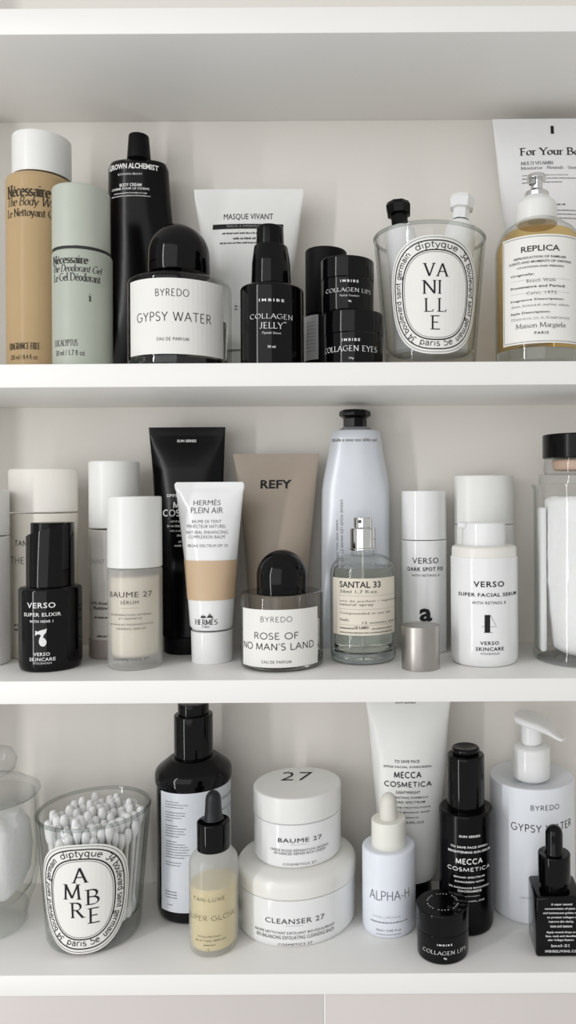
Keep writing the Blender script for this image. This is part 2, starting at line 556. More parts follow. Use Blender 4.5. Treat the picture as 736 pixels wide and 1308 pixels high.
class Print:
    def __init__(self, surf, off=0.00022):
        self.s, self.off = surf, off
        self.v, self.f = [], []

    def box(self, x0, x1, y0, y1):
        ym, xm = (y0 + y1) / 2, (x0 + x1) / 2
        s0, s1 = self.s.hit(x0, ym)[0], self.s.hit(x1, ym)[0]
        zt, zb = self.s.hit(xm, y0)[1], self.s.hit(xm, y1)[1]
        return s0, s1, zb, zt

    def fitted(self, x0, x1, y0, y1):
        """box whose ink, curve and slope of the line included, spans the given rows"""
        s0, s1, zb, zt = self.box(x0, x1, y0, y1)
        if isinstance(self.s, TopSurf):
            return s0, s1, zb, zt
        h0, want = zt - zb, y1 - y0
        h, c = h0, (zb + zt) / 2
        for _ in range(6):
            ys = [row(self.s.p(s0 + (s1 - s0) * k / 6, z, 0)) for k in range(7) for z in (c - h / 2, c + h / 2)]
            lo, hi = min(ys), max(ys)
            mm = h0 / want
            hp = h / mm
            sag = (hi - lo) - hp
            h = max(.5 * want, want - .75 * sag) * mm
            c += ((lo + hi) / 2 - (y0 + y1) / 2) * mm
        return s0, s1, c - h / 2, c + h / 2

    def add(self, v2, faces):
        b = len(self.v)
        self.v += [self.s.p(x, z, self.off) for x, z in v2]
        self.f += [[b + i for i in f] for f in faces]

    def line(self, text, x0, x1, y0, y1, style='B', rect=None):
        s0, s1, zb, zt = rect or self.fitted(x0, x1, y0, y1)
        if style == 'D':
            return self.micro(s0, s1, zb, zt, text)
        if style[0] in 'BR':
            parts = style.split(':')
            track = float(parts[1]) if len(parts) > 1 else 1.0
            bold = {'B': .016, 'BB': .028, 'R': 0.0, 'RL': -.012}[parts[0]]
            vs_, fs = font_mesh(text, bold, track)
            if not vs_:
                return
            ax, bx = min(v[0] for v in vs_), max(v[0] for v in vs_)
            ay, by = min(v[1] for v in vs_), max(v[1] for v in vs_)
            kx, ky = (s1 - s0) / (bx - ax), (zt - zb) / max(by - ay, 1e-6)
            v2 = [(s0 + (v[0] - ax) * kx, zb + (v[1] - ay) * ky) for v in vs_]
            if kx * 0.7 > self.s.step:
                v2, fs = slice2d(v2, fs, self.s.step)
            self.add(v2, fs)
            return
        pen, con, slant, serif = STYLES[style.split(':')[0]]
        track = float(style.split(':')[1]) if ':' in style else 0.0
        lines, ser, adv = skeleton(text, track, slant)
        ax = min(q[0] for l in lines for q in l)
        bx = max(q[0] for l in lines for q in l)
        ay = min(q[1] for l in lines for q in l)
        by = max(q[1] for l in lines for q in l)
        ky = (zt - zb) / max(by - ay, 1e-6)
        kx = (s1 - s0) / (bx - ax) if bx - ax > 1e-6 else ky
        h = ky
        wx = min(1.0, (kx / ky) ** 0.5) if kx < ky else 1.0

        def w(dx, dy):
            if not con:
                return pen * h * wx
            c = abs(dx * 0.42 - dy * 0.91) ** 1.3
            return pen * h * wx * ((1 - con) + con * (0.28 + 0.85 * c))
        out = ([], [])
        T = lambda q: (s0 + (q[0] - ax) * kx, zb + (q[1] - ay) * ky)
        for l in lines:
            stroke_quads([T(q) for q in l], w, out, max(self.s.step, 0.0006))
        if serif:
            for q in ser:
                x, z = T(q)
                hw, t = pen * h * wx * 1.05, pen * h * 0.2
                stroke_quads([(x - hw, z), (x + hw, z)], lambda a, b: 2 * t, out, 1)
        self.add(*out)

    def micro(self, s0, s1, zb, zt, seed):
        r = random.Random(str(seed))
        x, v2, fs = s0, [], []
        h = zt - zb
        while x < s1:
            for _ in range(r.randint(2, 8)):
                if x > s1:
                    break
                w = h * r.uniform(.3, .55)
                t = zt if r.random() < .3 else zt - h * .25
                k = len(v2)
                v2 += [(x, zb), (x + w * .7, zb), (x + w * .7, t), (x, t)]
                fs.append([k, k + 1, k + 2, k + 3])
                x += w
            x += h * .4
        self.add(v2, fs)

    def rule(self, x0, x1, y, th=0.0002, rect=None):
        s0, z = self.s.hit(x0, y)
        s1, _ = self.s.hit(x1, y)
        self.poly([(s0, z), (s1, z)], th)

    def poly(self, pts, th, closed=False):
        out = ([], [])
        stroke_quads(pts + ([pts[0]] if closed else []), lambda a, b: th, out, self.s.step)
        self.add(*out)

    def patch(self, s0, s1, z0, z1, nz=1):
        n = max(2, int(abs(s1 - s0) / self.s.step) + 1)
        v2, fs = [], []
        for j in range(nz + 1):
            for i in range(n + 1):
                v2.append((s0 + (s1 - s0) * i / n, z0 + (z1 - z0) * j / nz))
        for j in range(nz):
            for i in range(n):
                a = j * (n + 1) + i
                fs.append([a, a + 1, a + n + 2, a + n + 1])
        self.add(v2, fs)

    def patch_px(self, x0, x1, y0, y1, nz=1):
        s0, s1, zb, zt = self.box(x0, x1, y0, y1)
        self.patch(s0, s1, zb, zt, nz)
        return s0, s1, zb, zt

    def disc(self, outline, c):
        """fan-filled closed outline (s, z) sliced for the curve"""
        v2 = [c] + list(outline)
        n = len(outline)
        fs = [[0, 1 + i, 1 + (i + 1) % n] for i in range(n)]
        v2, fs = slice2d(v2, fs, self.s.step)
        self.add(v2, fs)

    def build(self, name, m, parent, label=None):
        o = link_mesh(name, self.v, self.f, m, parent, smooth=False)
        if 'lettering' in name or 'lines' in name:
            o['kind'] = 'stuff'
        if label:
            o['label'] = label
        return o


def slice2d(v2, faces, step):
    bm = bmesh.new()
    bv = [bm.verts.new((v[0], v[1], 0)) for v in v2]
    for f in faces:
        try:
            bm.faces.new([bv[i] for i in f])
        except ValueError:
            pass
    x0, x1 = min(v[0] for v in v2), max(v[0] for v in v2)
    x = x0 + step
    while x < x1:
        bmesh.ops.bisect_plane(bm, geom=bm.verts[:] + bm.edges[:] + bm.faces[:], dist=1e-7, plane_co=(x, 0, 0), plane_no=(1, 0, 0))
        x += step
    bm.verts.index_update()
    out = [(v.co.x, v.co.y) for v in bm.verts], [[v.index for v in f.verts] for f in bm.faces]
    bm.free()
    return out


# ------------------------------------------------------------------ a thing on a shelf
class Item:
    """xl, xr: left and right outline of the main body in the frame; front: depth of its nearest point behind the shelf edge"""
    def __init__(self, name, label, cat, xl, xr, front, zs, yref, group=None, sy=1.0):
        p1, p2 = math.atan(uv(xl, yref)[0] / F), math.atan(uv(xr, yref)[0] / F)
        ph, be = (p1 + p2) / 2, (p2 - p1) / 2
        Y = front + 0.02
        for _ in range(8):
            R = (D + Y) / math.cos(ph) * math.sin(be)
            Y = front + R * sy
        over = Y + R * sy - (DEPTH - 0.0015)
        if over > 0:
            Y -= over
            R = (D + Y) / math.cos(ph) * math.sin(be)
        self.R, self.Y, self.X = R, Y, (D + Y) * math.tan(ph)
        self.s = R / ((xr - xl) / 2)
        self.cx = (xl + xr) / 2
        self.zs, self.sy = zs, sy
        e = bpy.data.objects.new(name, None)
        e.empty_display_size = 0.01
        COL.objects.link(e)
        e.location = (self.X, self.Y, zs)
        self.e = e
        tag(e, label, cat, group)

    def z(self, y, hw=0):
        return pix(self.cx, y, self.Y - hw * self.s * self.sy)[1]

    def prof(self, pts):
        out, zp = [], self.zs
        for q in pts:
            hw, y = q[0], q[1]
            fr = (q[2] if len(q) > 2 else 0) * self.s
            if y == 'b':
                z = self.zs
            elif y is None:
                z = zp
            elif isinstance(y, tuple):
                z = y[0]
            else:
                z = self.z(y, hw)
            zp = z
            out.append((hw * self.s, z, fr))
        return fillet(out)

    def lathe(self, name, pts, m, parent=None, seg=56, dx=0.0, dy=0.0, angle=40, label=None):
        v, f = lathe_geo(self.X + dx * self.s, self.Y + dy * self.s, self.prof(pts), seg, 1.0, self.sy)
        o = link_mesh(name, v, f, m, parent or self.e, angle=angle)
        if label:
            o['label'] = label
        return o

    def cyl(self, hw=None, dR=0.0):
        return CylSurf(self.X, self.Y, self.R if hw is None else hw * self.s)

    def surf(self, hw=None, off=0.00022):
        if self.sy == 1.0:
            return Print(self.cyl(hw), off)
        a = self.R if hw is None else hw * self.s
        return Print(FrontSurf(lambda x, z: self.Y - a * self.sy * math.sqrt(max(0.0, 1 - ((x - self.X) / a) ** 2))), off)


class Tube:
    """squeeze tube: stations (y, xl, xr, half depth in m) from top to bottom, oval cross-sections"""
    def __init__(self, name, label, cat, st, Y, zs, m, group=None, part='body', rows=26, power=2.0, seg=48, z_end=None):
        pts = []
        for (y, xl, xr, b) in st:
            if y == 'b':
                z = zs
                x0, x1 = (pix(q, 700, Y)[0] for q in (xl, xr))
            else:
                x0, z = pix(xl, y, Y - b)
                x0 = pix(xl, y, Y)[0]
                x1 = pix(xr, y, Y)[0]
            pts.append((z, (x0 + x1) / 2, (x1 - x0) / 2, b))
        self.pts, self.Y, self.zs = pts, Y, zs
        e = bpy.data.objects.new(name, None)
        e.empty_display_size = 0.01
        COL.objects.link(e)
        e.location = (pts[-1][1], Y, zs)
        self.e = e
        tag(e, label, cat, group)
        zt, zb = pts[0][0], pts[-1][0]
        zl = sorted({zt + (zb - zt) * k / rows for k in range(rows + 1)} | {p[0] for p in pts}, reverse=True)
        verts, faces, rings = [], [], []
        for z in zl:
            c, a, b = self.at(z)
            rings.append(len(verts))
            for k in range(seg):
                t = 2 * math.pi * k / seg
                cs, sn = math.cos(t), math.sin(t)
                ex = 2 / power
                verts.append((c + a * math.copysign(abs(sn) ** ex, sn), Y - b * math.copysign(abs(cs) ** ex, cs), z))
        for r0, r1 in zip(rings, rings[1:]):
            for k in range(seg):
                k2 = (k + 1) % seg
                faces.append([r0 + k, r1 + k, r1 + k2, r0 + k2])
        faces.append([rings[0] + k for k in range(seg)])
        faces.append([rings[-1] + k for k in reversed(range(seg))])
        self.body = link_mesh(part, verts, faces, m, e, angle=50)
        self.power = power

    def at(self, z):
        ps = self.pts
        if z >= ps[0][0]:
            return ps[0][1:]
        for i, (p, q) in enumerate(zip(ps, ps[1:])):
            if z >= q[0]:
                t = (p[0] - z) / (p[0] - q[0])
                return tuple(p[k] + (q[k] - p[k]) * t for k in (1, 2, 3))
        return ps[-1][1:]

    def front(self, x, z):
        c, a, b = self.at(z)
        t = min(1.0, abs((x - c) / a))
        return self.Y - b * (1 - t ** self.power) ** (1 / self.power)

    def print(self, off=0.0003):
        return Print(FrontSurf(self.front), off)

    def band(self, name, y0, y1, m, dy=0.0004):
        """a printed or crimped band that wraps round the tube between two rows"""
        z1, z0 = pix(self.e.location.x / D * F * 0 + 505, y0, self.Y)[1], pix(505, y1, self.Y)[1]
        verts, faces, n, seg = [], [], 6, 48
        for j in range(n + 1):
            z = z0 + (z1 - z0) * j / n
            c, a, b = self.at(z)
            for k in range(seg):
                t = 2 * math.pi * k / seg
                verts.append((c + (a + dy) * math.sin(t), self.Y - (b + dy) * math.cos(t), z))
        for j in range(n):
            for k in range(seg):
                k2 = (k + 1) % seg
                faces.append([j * seg + k, j * seg + k2, (j + 1) * seg + k2, (j + 1) * seg + k])
        return link_mesh(name, verts, faces, m, self.body)

    def cap(self, name, hw, y0, y1, m, seg=48, cx=None, prof=None, parent=None, off=0.0, sy=1.0):
        """round part on the axis; y1 = 'b' stands on the shelf"""
        s = (D + self.Y) / F
        c = self.pts[-1][1] if cx is None else pix(cx, (y0 + (y1 if y1 != 'b' else y0)) / 2, self.Y)[0]
        zt = pix(505 if cx is None else cx, y0, self.Y - hw * s)[1]
        zb = self.zs if y1 == 'b' else pix(505 if cx is None else cx, y1, self.Y - hw * s)[1]
        R = hw * s
        pts = prof(R, zb, zt) if prof else [(0, zb, 0), (R, zb, .0008), (R, zt, .0008), (0, zt, 0)]
        v, f = lathe_geo(c, self.Y + off, fillet(pts), seg, 1.0, sy)
        return link_mesh(name, v, f, m, parent or self.e)
# ------------------------------------------------------------------ the cabinet
XL, XR = -0.42, 0.30
BACK = DEPTH


def board(name, z0, z1, label):
    v, f = box_geo(XL, XR, 0, BACK, z0, z1, 0.0006, 2)
    return tag(link_mesh(name, v, f, SHELF, None, origin=((XL + XR) / 2, 0, z0)), label, 'shelf', 'white shelf boards of the cabinet')


def slab(name, m, x0, x1, y0, y1, z0, z1):
    v, f = box_geo(x0, x1, y0, y1, z0, z1)
    return tag(link_mesh(name, v, f, m, None, smooth=False, origin=((x0 + x1) / 2, (y0 + y1) / 2, z0)), None, None, kind='structure')


ZTOP = pix(505, 8.0, 0)[1]
slab('wall_back', WALL, XL - .02, XR + .02, BACK, BACK + .02, S3B - .2, ZTOP + .3)
slab('wall_left', WALL, XL - .02, XL, 0, BACK, S3B - .2, ZTOP + .3)
slab('wall_right', WALL, XR, XR + .02, 0, BACK, S3B - .2, ZTOP + .3)
board('shelf_board', Z_CEIL, ZTOP, 'white shelf board at the very top, above the tall tubes')
board('shelf_board', S1B, S1T, 'white shelf board carrying the amber perfume and stacked black jars')
board('shelf_board', S2B, S2T, 'white shelf board carrying the beige tubes and chrome-sprayer perfume')
board('shelf_board', S3B, S3T, 'white lowest shelf board carrying the glass of cotton swabs')
xg = pix(415, 1285, .004)[0]
for x0, x1, lb in ((XL, xg - .0007, 'grey-beige drawer front below the cotton swab glass'), (xg + .0007, XR, 'grey-beige drawer front below the white dropper bottles')):
    v, f = box_geo(x0, x1, .004, .022, S3B - .14, S3B - .0004, .0005)
    tag(link_mesh('drawer_front', v, f, DRAWER, None, origin=((x0 + x1) / 2, .004, S3B - .14)), lb, 'drawer', 'drawer fronts under the shelves')
slab('trim_1', SHELF, xg - .00065, xg + .00065, .0043, .0225, S3B - .14, S3B - .0004)

# ------------------------------------------------------------------ top shelf
# amber body wash bottle
it = Item('body_wash_bottle', 'tall tan translucent gel bottle with white cap behind the sage bottle', 'bottle', 7, 97, .046, S1T, 350)
b = it.lathe('body', [(0, 'b'), (45, 'b', 3), (45, 219, 5), (36, 217, 1), (0, None)], GEL)
it.lathe('cap', [(0, 216), (38.5, 216, 1), (38.5, 163, 3), (0, None)], WHITE, dx=2)
p = it.surf()
p.line('Nécessaire', 11, 64, 236, 253, 'SB')
p.line('The Body Wash', 11, 79, 252, 272, 'SI')
p.line('Le Nettoyant Corps', 11, 84, 267, 287, 'S')
p.line('FRAGRANCE-FREE', 13, 51, 438, 447, 'SM')
p.line('250 ml / 8.4 fl oz', 14, 48, 453, 460, 'R')
p.build('lettering', INK_BROWN, b)

# sage deodorant bottle
it = Item('deodorant_bottle', 'sage green cylinder bottle with dark seam and matching cap', 'bottle', 66, 144, .008, S1T, 350)
b = it.lathe('body', [(0, 'b'), (39, 'b', 2), (39, 317, 3), (30, 316.4, 1), (0, None)], SAGE)
it.lathe('cap', [(0, 313), (37.5, 313.4, .5), (37.5, 231, 5), (0, None)], SAGE_CAP, dx=-1.2)
it.lathe('seam_ring', [(0, 318), (37.3, 318), (37.3, 313), (0, 313)], SEAM)
p = it.surf()
p.line('Nécessaire', 69, 112, 326, 338.5, 'SB')
p.line('The Deodorant Gel', 69, 130, 338, 351, 'SI')
p.line('Le Gel Déodorant', 70, 128, 349, 362, 'S')
p.line('i', 115, 118, 376, 385, 'SB')
p.line('EUCALYPTUS', 71, 99, 434, 443, 'SL')
p.line('50 ml / 1.7 fl oz', 72, 108, 447, 455, 'R')
p.build('lettering', INK_SOFT, b)

# black aluminium tube
t = Tube('body_cream_tube', 'black body cream tube with cap up beside the sage bottle', 'tube',
         [(203, 142, 212, .012), (208, 139.5, 215, .0165), (240, 139, 217, .0165), (275, 139, 220, .015), (330, 140, 226, .011), (400, 142, 232, .006), (455, 143, 236, .0008), ('b', 143, 236, .0008)],
         .098, S1T, BLACK_SATIN)
t.cap('shoulder', 33, 196, 206, BLACK_SATIN, cx=177.5, sy=.6, prof=lambda R, a, b_: [(0, a - .001), (R * 1.02, a - .001), (R * 1.0, a, .001), (R * .42, b_, .001), (0, b_)])
t.cap('cap', 14, 167, 199, BLACK_MATTE, cx=177.5, seg=40, prof=lambda R, a, b_: [(0, a), (R * 1.05, a, .0005), (R * .88, b_, .0012), (0, b_)])
p = t.print()
p.line('GROWN ALCHEMIST', 140, 203, 208.8, 220, 'BB')
p.line('BOTANICAL BEAUTY', 151, 182, 221, 224.5, 'R')
p.line('BODY CREAM', 153, 181, 234, 239, 'B')
p.line('CRÈME POUR LE CORPS', 143, 191, 239, 245, 'B')
p.line('a', 146, 188, 246, 249, 'D')
p.line('b', 143, 192, 250, 253, 'D')
p.build('lettering', INK_WHITE, t.body)


def dome(hw, y0, y1):
    """profile of a domed cap between front rows y0 (bottom) and y1 (top)"""
    out = [(0, y0), (hw, y0, .6)]
    h = y0 - y1
    k = min(hw, h * .95)
    yc = y1 + k
    for i in range(9):
        a = math.pi / 2 * i / 8
        out.append((max(0, hw * math.cos(a)) if i < 8 else 0, yc - k * math.sin(a)))
    return out


def perfume(name, label, xl, xr, front, zs, ytop, ybase, cap, lab, lines, level, yref, cap_dx=0, liquid=LIQ_CLEAR):
    it = Item(name, label, 'perfume', xl, xr, front, zs, yref)
    hw = (xr - xl) / 2
    b = it.lathe('bottle', [(0, 'b'), (hw - 1, 'b', 3), (hw, it_y(it, .004, hw), 2), (hw, ytop + 3, 4), (hw - 6, ytop, 4), (cap[0] * .5, ytop - 1), (0, None)], PERFUME_GLASS)
    it.lathe('thick_base', [(0, (it.zs + .0004,)), (hw - 3, (it.zs + .0004,), 3), (hw - 1.2, (it.zs + .004,)), (hw - 1.2, (it.zs + .007,)), (0, None)], GLASS_BASE, b)
    wall = 5
    zfl = it.zs + .0075
    it.lathe('perfume_liquid', [(0, (zfl,)), (hw - wall, (zfl,), 4), (hw - wall, level), (0, None)], liquid, b)
    it.lathe('collar', [(0, ytop + 1), (cap[0] * .62, ytop + 1), (cap[0] * .62, ytop - 5), (0, None)], BLACK)
    z1 = it.z(cap[1], cap[0])
    z2 = it.z(cap[2], cap[0] * .4)
    h, R = z2 - z1, cap[0] * it.s
    k = min(R * 1.05, h * .8)
    pts = [(0, z1), (R * .98, z1), (R, z1 + .0008), (R, z2 - k)]
    for i in range(1, 13):
        a = math.pi / 2 * i / 12
        pts.append((R * math.cos(a) if i < 12 else 0, z2 - k + k * math.sin(a)))
    v, f = lathe_geo(it.X + cap_dx * it.s, it.Y, pts, 56)
    link_mesh('cap', v, f, BLACK, it.e)
    p = it.surf(off=.0002)
    p.patch_px(*lab)
    l = p.build('label', PAPER, it.e)
    p = it.surf(off=.0004)
    for a in lines:
        p.line(*a)
    p.build('lettering', INK, l)
    return it


def it_y(it, dz, hw):
    return (it.zs + dz,)


perfume('perfume_bottle', 'large round perfume bottle with black dome cap on the top shelf', 162, 296, .008, S1T, 345, None, (40, 341, 282), (167, 285, 355, 452),
        [('BYREDO', 199, 241, 369, 379, 'G:.12'), ('GYPSY WATER', 176, 269, 399, 414, 'G:.1'), ('EAU DE PARFUM', 201, 241, 431, 435.5, 'GM:.1')], 400, 400, cap_dx=-1)

# white mask tube, crimp up
t = Tube('face_mask_tube', 'white flat-topped mask tube with black stripe behind the pump bottle', 'tube',
         [(242, 248, 388, .0007), (255, 249, 387, .0016), (300, 257, 381, .010), (360, 266, 372, .015), (420, 272, 366, .018), (446, 275, 363, .0185)], .101, S1T, WHITE)
t.cap('cap', 37, 447, 'b', WHITE)
p = t.print()
p.line('MASQUE VIVANT', 286, 349, 273, 282, 'R')
p.line('a', 284, 330, 296.5, 299.5, 'D')
p.line('b', 298, 345, 303, 306, 'D')
p.line('c', 281, 352, 309, 312, 'D')
p.line('d', 300, 304, 390, 392, 'D')
p.line('e', 300, 303, 394, 396, 'D')
p.build('lettering', INK_SOFT, t.body)
p = t.print()
p.patch_px(272, 362, 286, 292)
st = p.build('stripe', INK, t.body)
p = t.print(.0005)
p.line('PEAUX A IMPERFECTIONS', 290, 345, 287.4, 290.8, 'R')
p.build('stripe_lettering', INK_SILVER, t.body)

# collagen pump bottle
it = Item('pump_bottle', 'black cylindrical pump bottle with tapered collar on the top shelf', 'bottle', 307, 388, .006, S1T, 410)
b = it.lathe('body', [(0, 'b'), (40.5, 'b', 2), (40.5, 360, 3.5), (24, 358, 1), (0, None)], BLACK)
it.lathe('collar', [(0, 360), (25.5, 360, 1), (24.5, 330, 1), (21.5, 308, 3), (0, None)], BLACK, dx=-1)
it.lathe('pump_head', [(0, 312), (18, 312, 1), (17, 284, 4), (0, None)], BLACK_SATIN, dx=-2)
p = it.surf()
p.line('IMBIBE', 331, 363, 381.5, 386, 'BB:1.5')
p.line('COLLAGEN', 320, 373, 401, 409, 'S:.06')
p.line('JELLY', 332, 361, 412, 420, 'S:.08')
p.line('Peptide Serum', 335, 359, 423.5, 428, 'SI')
p.line('30 ml', 342, 352, 441, 444.5, 'B')
p.line('tm', 362.5, 366, 411, 413, 'D')
p.build('lettering', INK_WHITE, b)

# matte black bottle behind the jars
it = Item('matte_bottle', 'matte black bottle with a grey printed label behind the stacked jars', 'bottle', 390, 444, .072, S1T, 390)
b = it.lathe('body', [(0, 'b'), (28, 'b', 2), (28, 401, 2), (0, None)], BLACK_MATTE)
it.lathe('cap', [(0, 399), (26.5, 399, 1), (26.5, 313, 3), (0, None)], BLACK_MATTE)
p = it.surf(28)
p.patch_px(385, 407, 403, 460)
l = p.build('label', mat('grey_label', (205, 205, 205), .6), it.e)
p = it.surf(28, off=.0004)
for k in range(9):
    p.line('m%d' % k, 392, 403, 411 + k * 4.6, 413 + k * 4.6, 'D')
p.build('lettering', INK_GREY, l)


def jar(name, label, xl, xr, front, zs, ytop, yseam, lines, yref, base=None, group=None):
    it = Item(name, label, 'jar', xl, xr, front, zs, yref, group)
    hw = (xr - xl) / 2
    b = it.lathe('body', [(0, 'b'), (hw - 1, 'b', 3), (hw - .3, yseam + .6, .5), (0, None)], BLACK)
    li = it.lathe('lid', [(0, yseam), (hw, yseam, .8), (hw, ytop, 2), (0, None)], BLACK)
    p = it.surf()
    for a in lines:
        p.line(*a)
    p.build('lettering', INK_WHITE, b)
    return it, li


je, _ = jar('cream_jar', 'black jar at the bottom of the two-jar stack on the top shelf', 414, 490, .008, S1T, 394, 423,
            [('IMBIBE', 437, 460, 432, 436, 'BB:1.5'), ('COLLAGEN EYES', 416, 481, 442, 452, 'S:.06'), ('15g', 446, 452, 456, 459, 'B')], 430, group='black jars')
jar('cream_jar', 'smaller black jar standing on another jar on the top shelf', 410, 478, .011, je.z(394, 38) + .00005, 325, 352,
    [('IMBIBE', 435, 458, 357, 361, 'BB:1.5'), ('COLLAGEN LIPS', 417, 473, 368, 376, 'S:.06'), ('Peptide Treatment', 434, 459, 376, 380, 'SI'), ('8g', 445, 449, 383, 386, 'B')], 370, group='black jars')


# candle glasses
def candle_glass(name, label, xl, xr, front, zs, yrim, yref, base_k, floor_h, lab, word):
    it = Item(name, label, 'glass', xl, xr, front, zs, yref)
    hw = (xr - xl) / 2
    R1, zr = it.R, it.z(yrim, hw)
    R0 = R1 * base_k
    H = zr - zs
    w = .0022
    fl = zs + floor_h
    rad = lambda z: R0 + (R1 - R0) * ((z - zs) / H) ** 1.15
    outer = [(0, zs), (R0 - .004, zs), (R0 - .0012, zs + .0012), (R0, zs + .004)] + [(rad(zs + H * k / 10), zs + H * k / 10) for k in range(1, 10)]
    inner = [(rad(zs + H * k / 10) - w, zs + H * k / 10) for k in range(9, 1, -1)]
    rim = [(R1 - .0003, zr - .001), (R1 - .0011, zr), (R1 - .0019, zr - .001)]
    prof = outer + rim + inner + [(rad(fl) - w, fl + .004), (rad(fl) - w - .004, fl), (0, fl)]
    v, f = lathe_geo(it.X, it.Y, prof, 72)
    body = link_mesh('glass_body', v, f, GLASS, it.e, angle=60)
    # the thick base of the glass
    v, f = lathe_geo(it.X, it.Y, [(0, zs + .0006), (R0 - .0035, zs + .0006), (R0 - .0012, zs + .004), (rad(fl) - .0012, fl - .0006), (0, fl - .0006)], 64)
    link_mesh('thick_base', v, f, BASE_TINT, it.e, angle=30)
    tw = .0014
    v, f = lathe_geo(it.X, it.Y, [(R1 - .0011 + tw * math.cos(2 * math.pi * k / 10), zr - .0012 + tw * math.sin(2 * math.pi * k / 10)) for k in range(11)], 72)
    link_mesh('rim', v, f, RIM, it.e, angle=80)
    # oval paper label
    k = (R1 - R0) / H
    cs = CylSurf(it.X, it.Y, rad((zs + zr) / 2), k, (zs + zr) / 2)
    p = Print(cs, .0002)
    s0, s1, zb, zt = p.box(*lab)
    cx, cz, a, b_ = (s0 + s1) / 2, (zb + zt) / 2, (s1 - s0) / 2, (zt - zb) / 2

    def oval(ka, n=120, e=2.5):
        ax, bz = a - ka, b_ - ka
        out = []
        for i in range(n):
            t = -2 * math.pi * i / n + math.pi / 2
            c_, s_ = math.cos(t), math.sin(t)
            out.append((cx + ax * math.copysign(abs(c_) ** (2 / e), c_), cz + bz * math.copysign(abs(s_) ** (2 / e), s_)))
        return out
    p.disc(oval(0), (cx, cz))
    l = p.build('label', PAPER, it.e)
    p = Print(cs, .0004)
    u = (zt - zb) / (lab[3] - lab[2])
    p.poly(oval(2.6 * u), .5 * u, True)
    p.poly(oval(6.6 * u), 1.5 * u, True)
    p.poly(oval(18.6 * u), 1.6 * u, True)
    p.poly(oval(21.2 * u), .5 * u, True)
    p.build('ring_lines', INK, l)
    p = Print(cs, .0004)
    for ch, fx, fz, h in word:
        hh = h * u
        ww = GL[ch][0] * hh * .95
        p.line(ch, 0, 0, 0, 0, 'S', rect=(cx + fx * u - ww / 2, cx + fx * u + ww / 2, cz + fz * u - hh / 2, cz + fz * u + hh / 2))
    p.build('lettering', INK, l)
    # writing that runs round the ring
    p = Print(cs, .0004)
    path = oval(15.2 * u, 400)
    path2 = oval(10.4 * u, 400)

    def run(text, pts, i0, i1, size):
        seg = pts[i0:i1] if i0 < i1 else pts[i0:] + pts[:i1]
        L = [0]
        for q, r in zip(seg, seg[1:]):
            L.append(L[-1] + math.hypot(r[0] - q[0], r[1] - q[1]))
        lines, ser, adv = skeleton(text, .02)
        kx = L[-1] / adv

        def at(d, h):
            d = max(0, min(L[-1] - 1e-9, d))
            j = next(i for i in range(len(L) - 1) if L[i + 1] >= d)
            t = (d - L[j]) / (L[j + 1] - L[j])
            q, r = seg[j], seg[j + 1]
            dx, dz = (r[0] - q[0]), (r[1] - q[1])
            n = math.hypot(dx, dz)
            return (q[0] + dx * t - dz / n * h, q[1] + dz * t + dx / n * h)
        out = ([], [])
        for ln in lines:
            stroke_quads([at(q[0] * kx, q[1] * size) for q in ln], lambda a_, c_: size * .115, out, .0004)
        p.add(*out)
    sz = 8.6 * u
    run('diptyque', path, 372, 30, sz)
    run('34 boulevard saint germain', path, 38, 168, sz)
    run('34 boulevard saint germain', path, 232, 362, sz)
    run('paris 5e', list(reversed(path2)), 175, 225, sz)
    p.build('ring_lettering', INK, l)
    return it, rad, fl, zr


RIM = thin_glass('glass_rim', tint=(.84, .86, .85), edge=(.35, .38, .37))
BASE_TINT = thin_glass('thick_glass', tint=(.975, .98, .978), edge=(.7, .72, .71), ior=1.12)
vg, vrad, vfl, vzr = candle_glass('candle_glass', 'clear tapered glass with oval label holding two hand creams', 477, 621, .006, S1T, 280, 300, .80, .014,
                                  (501, 607, 300, 452), [('V', -9, 32, 16), ('A', 7.5, 32, 16), ('N', -9, 10, 16.5), ('I', 6.5, 10, 16.5), ('L', -9, -13, 16.5), ('L', 8.5, -13, 16.5), ('E', 0, -35.5, 17)])


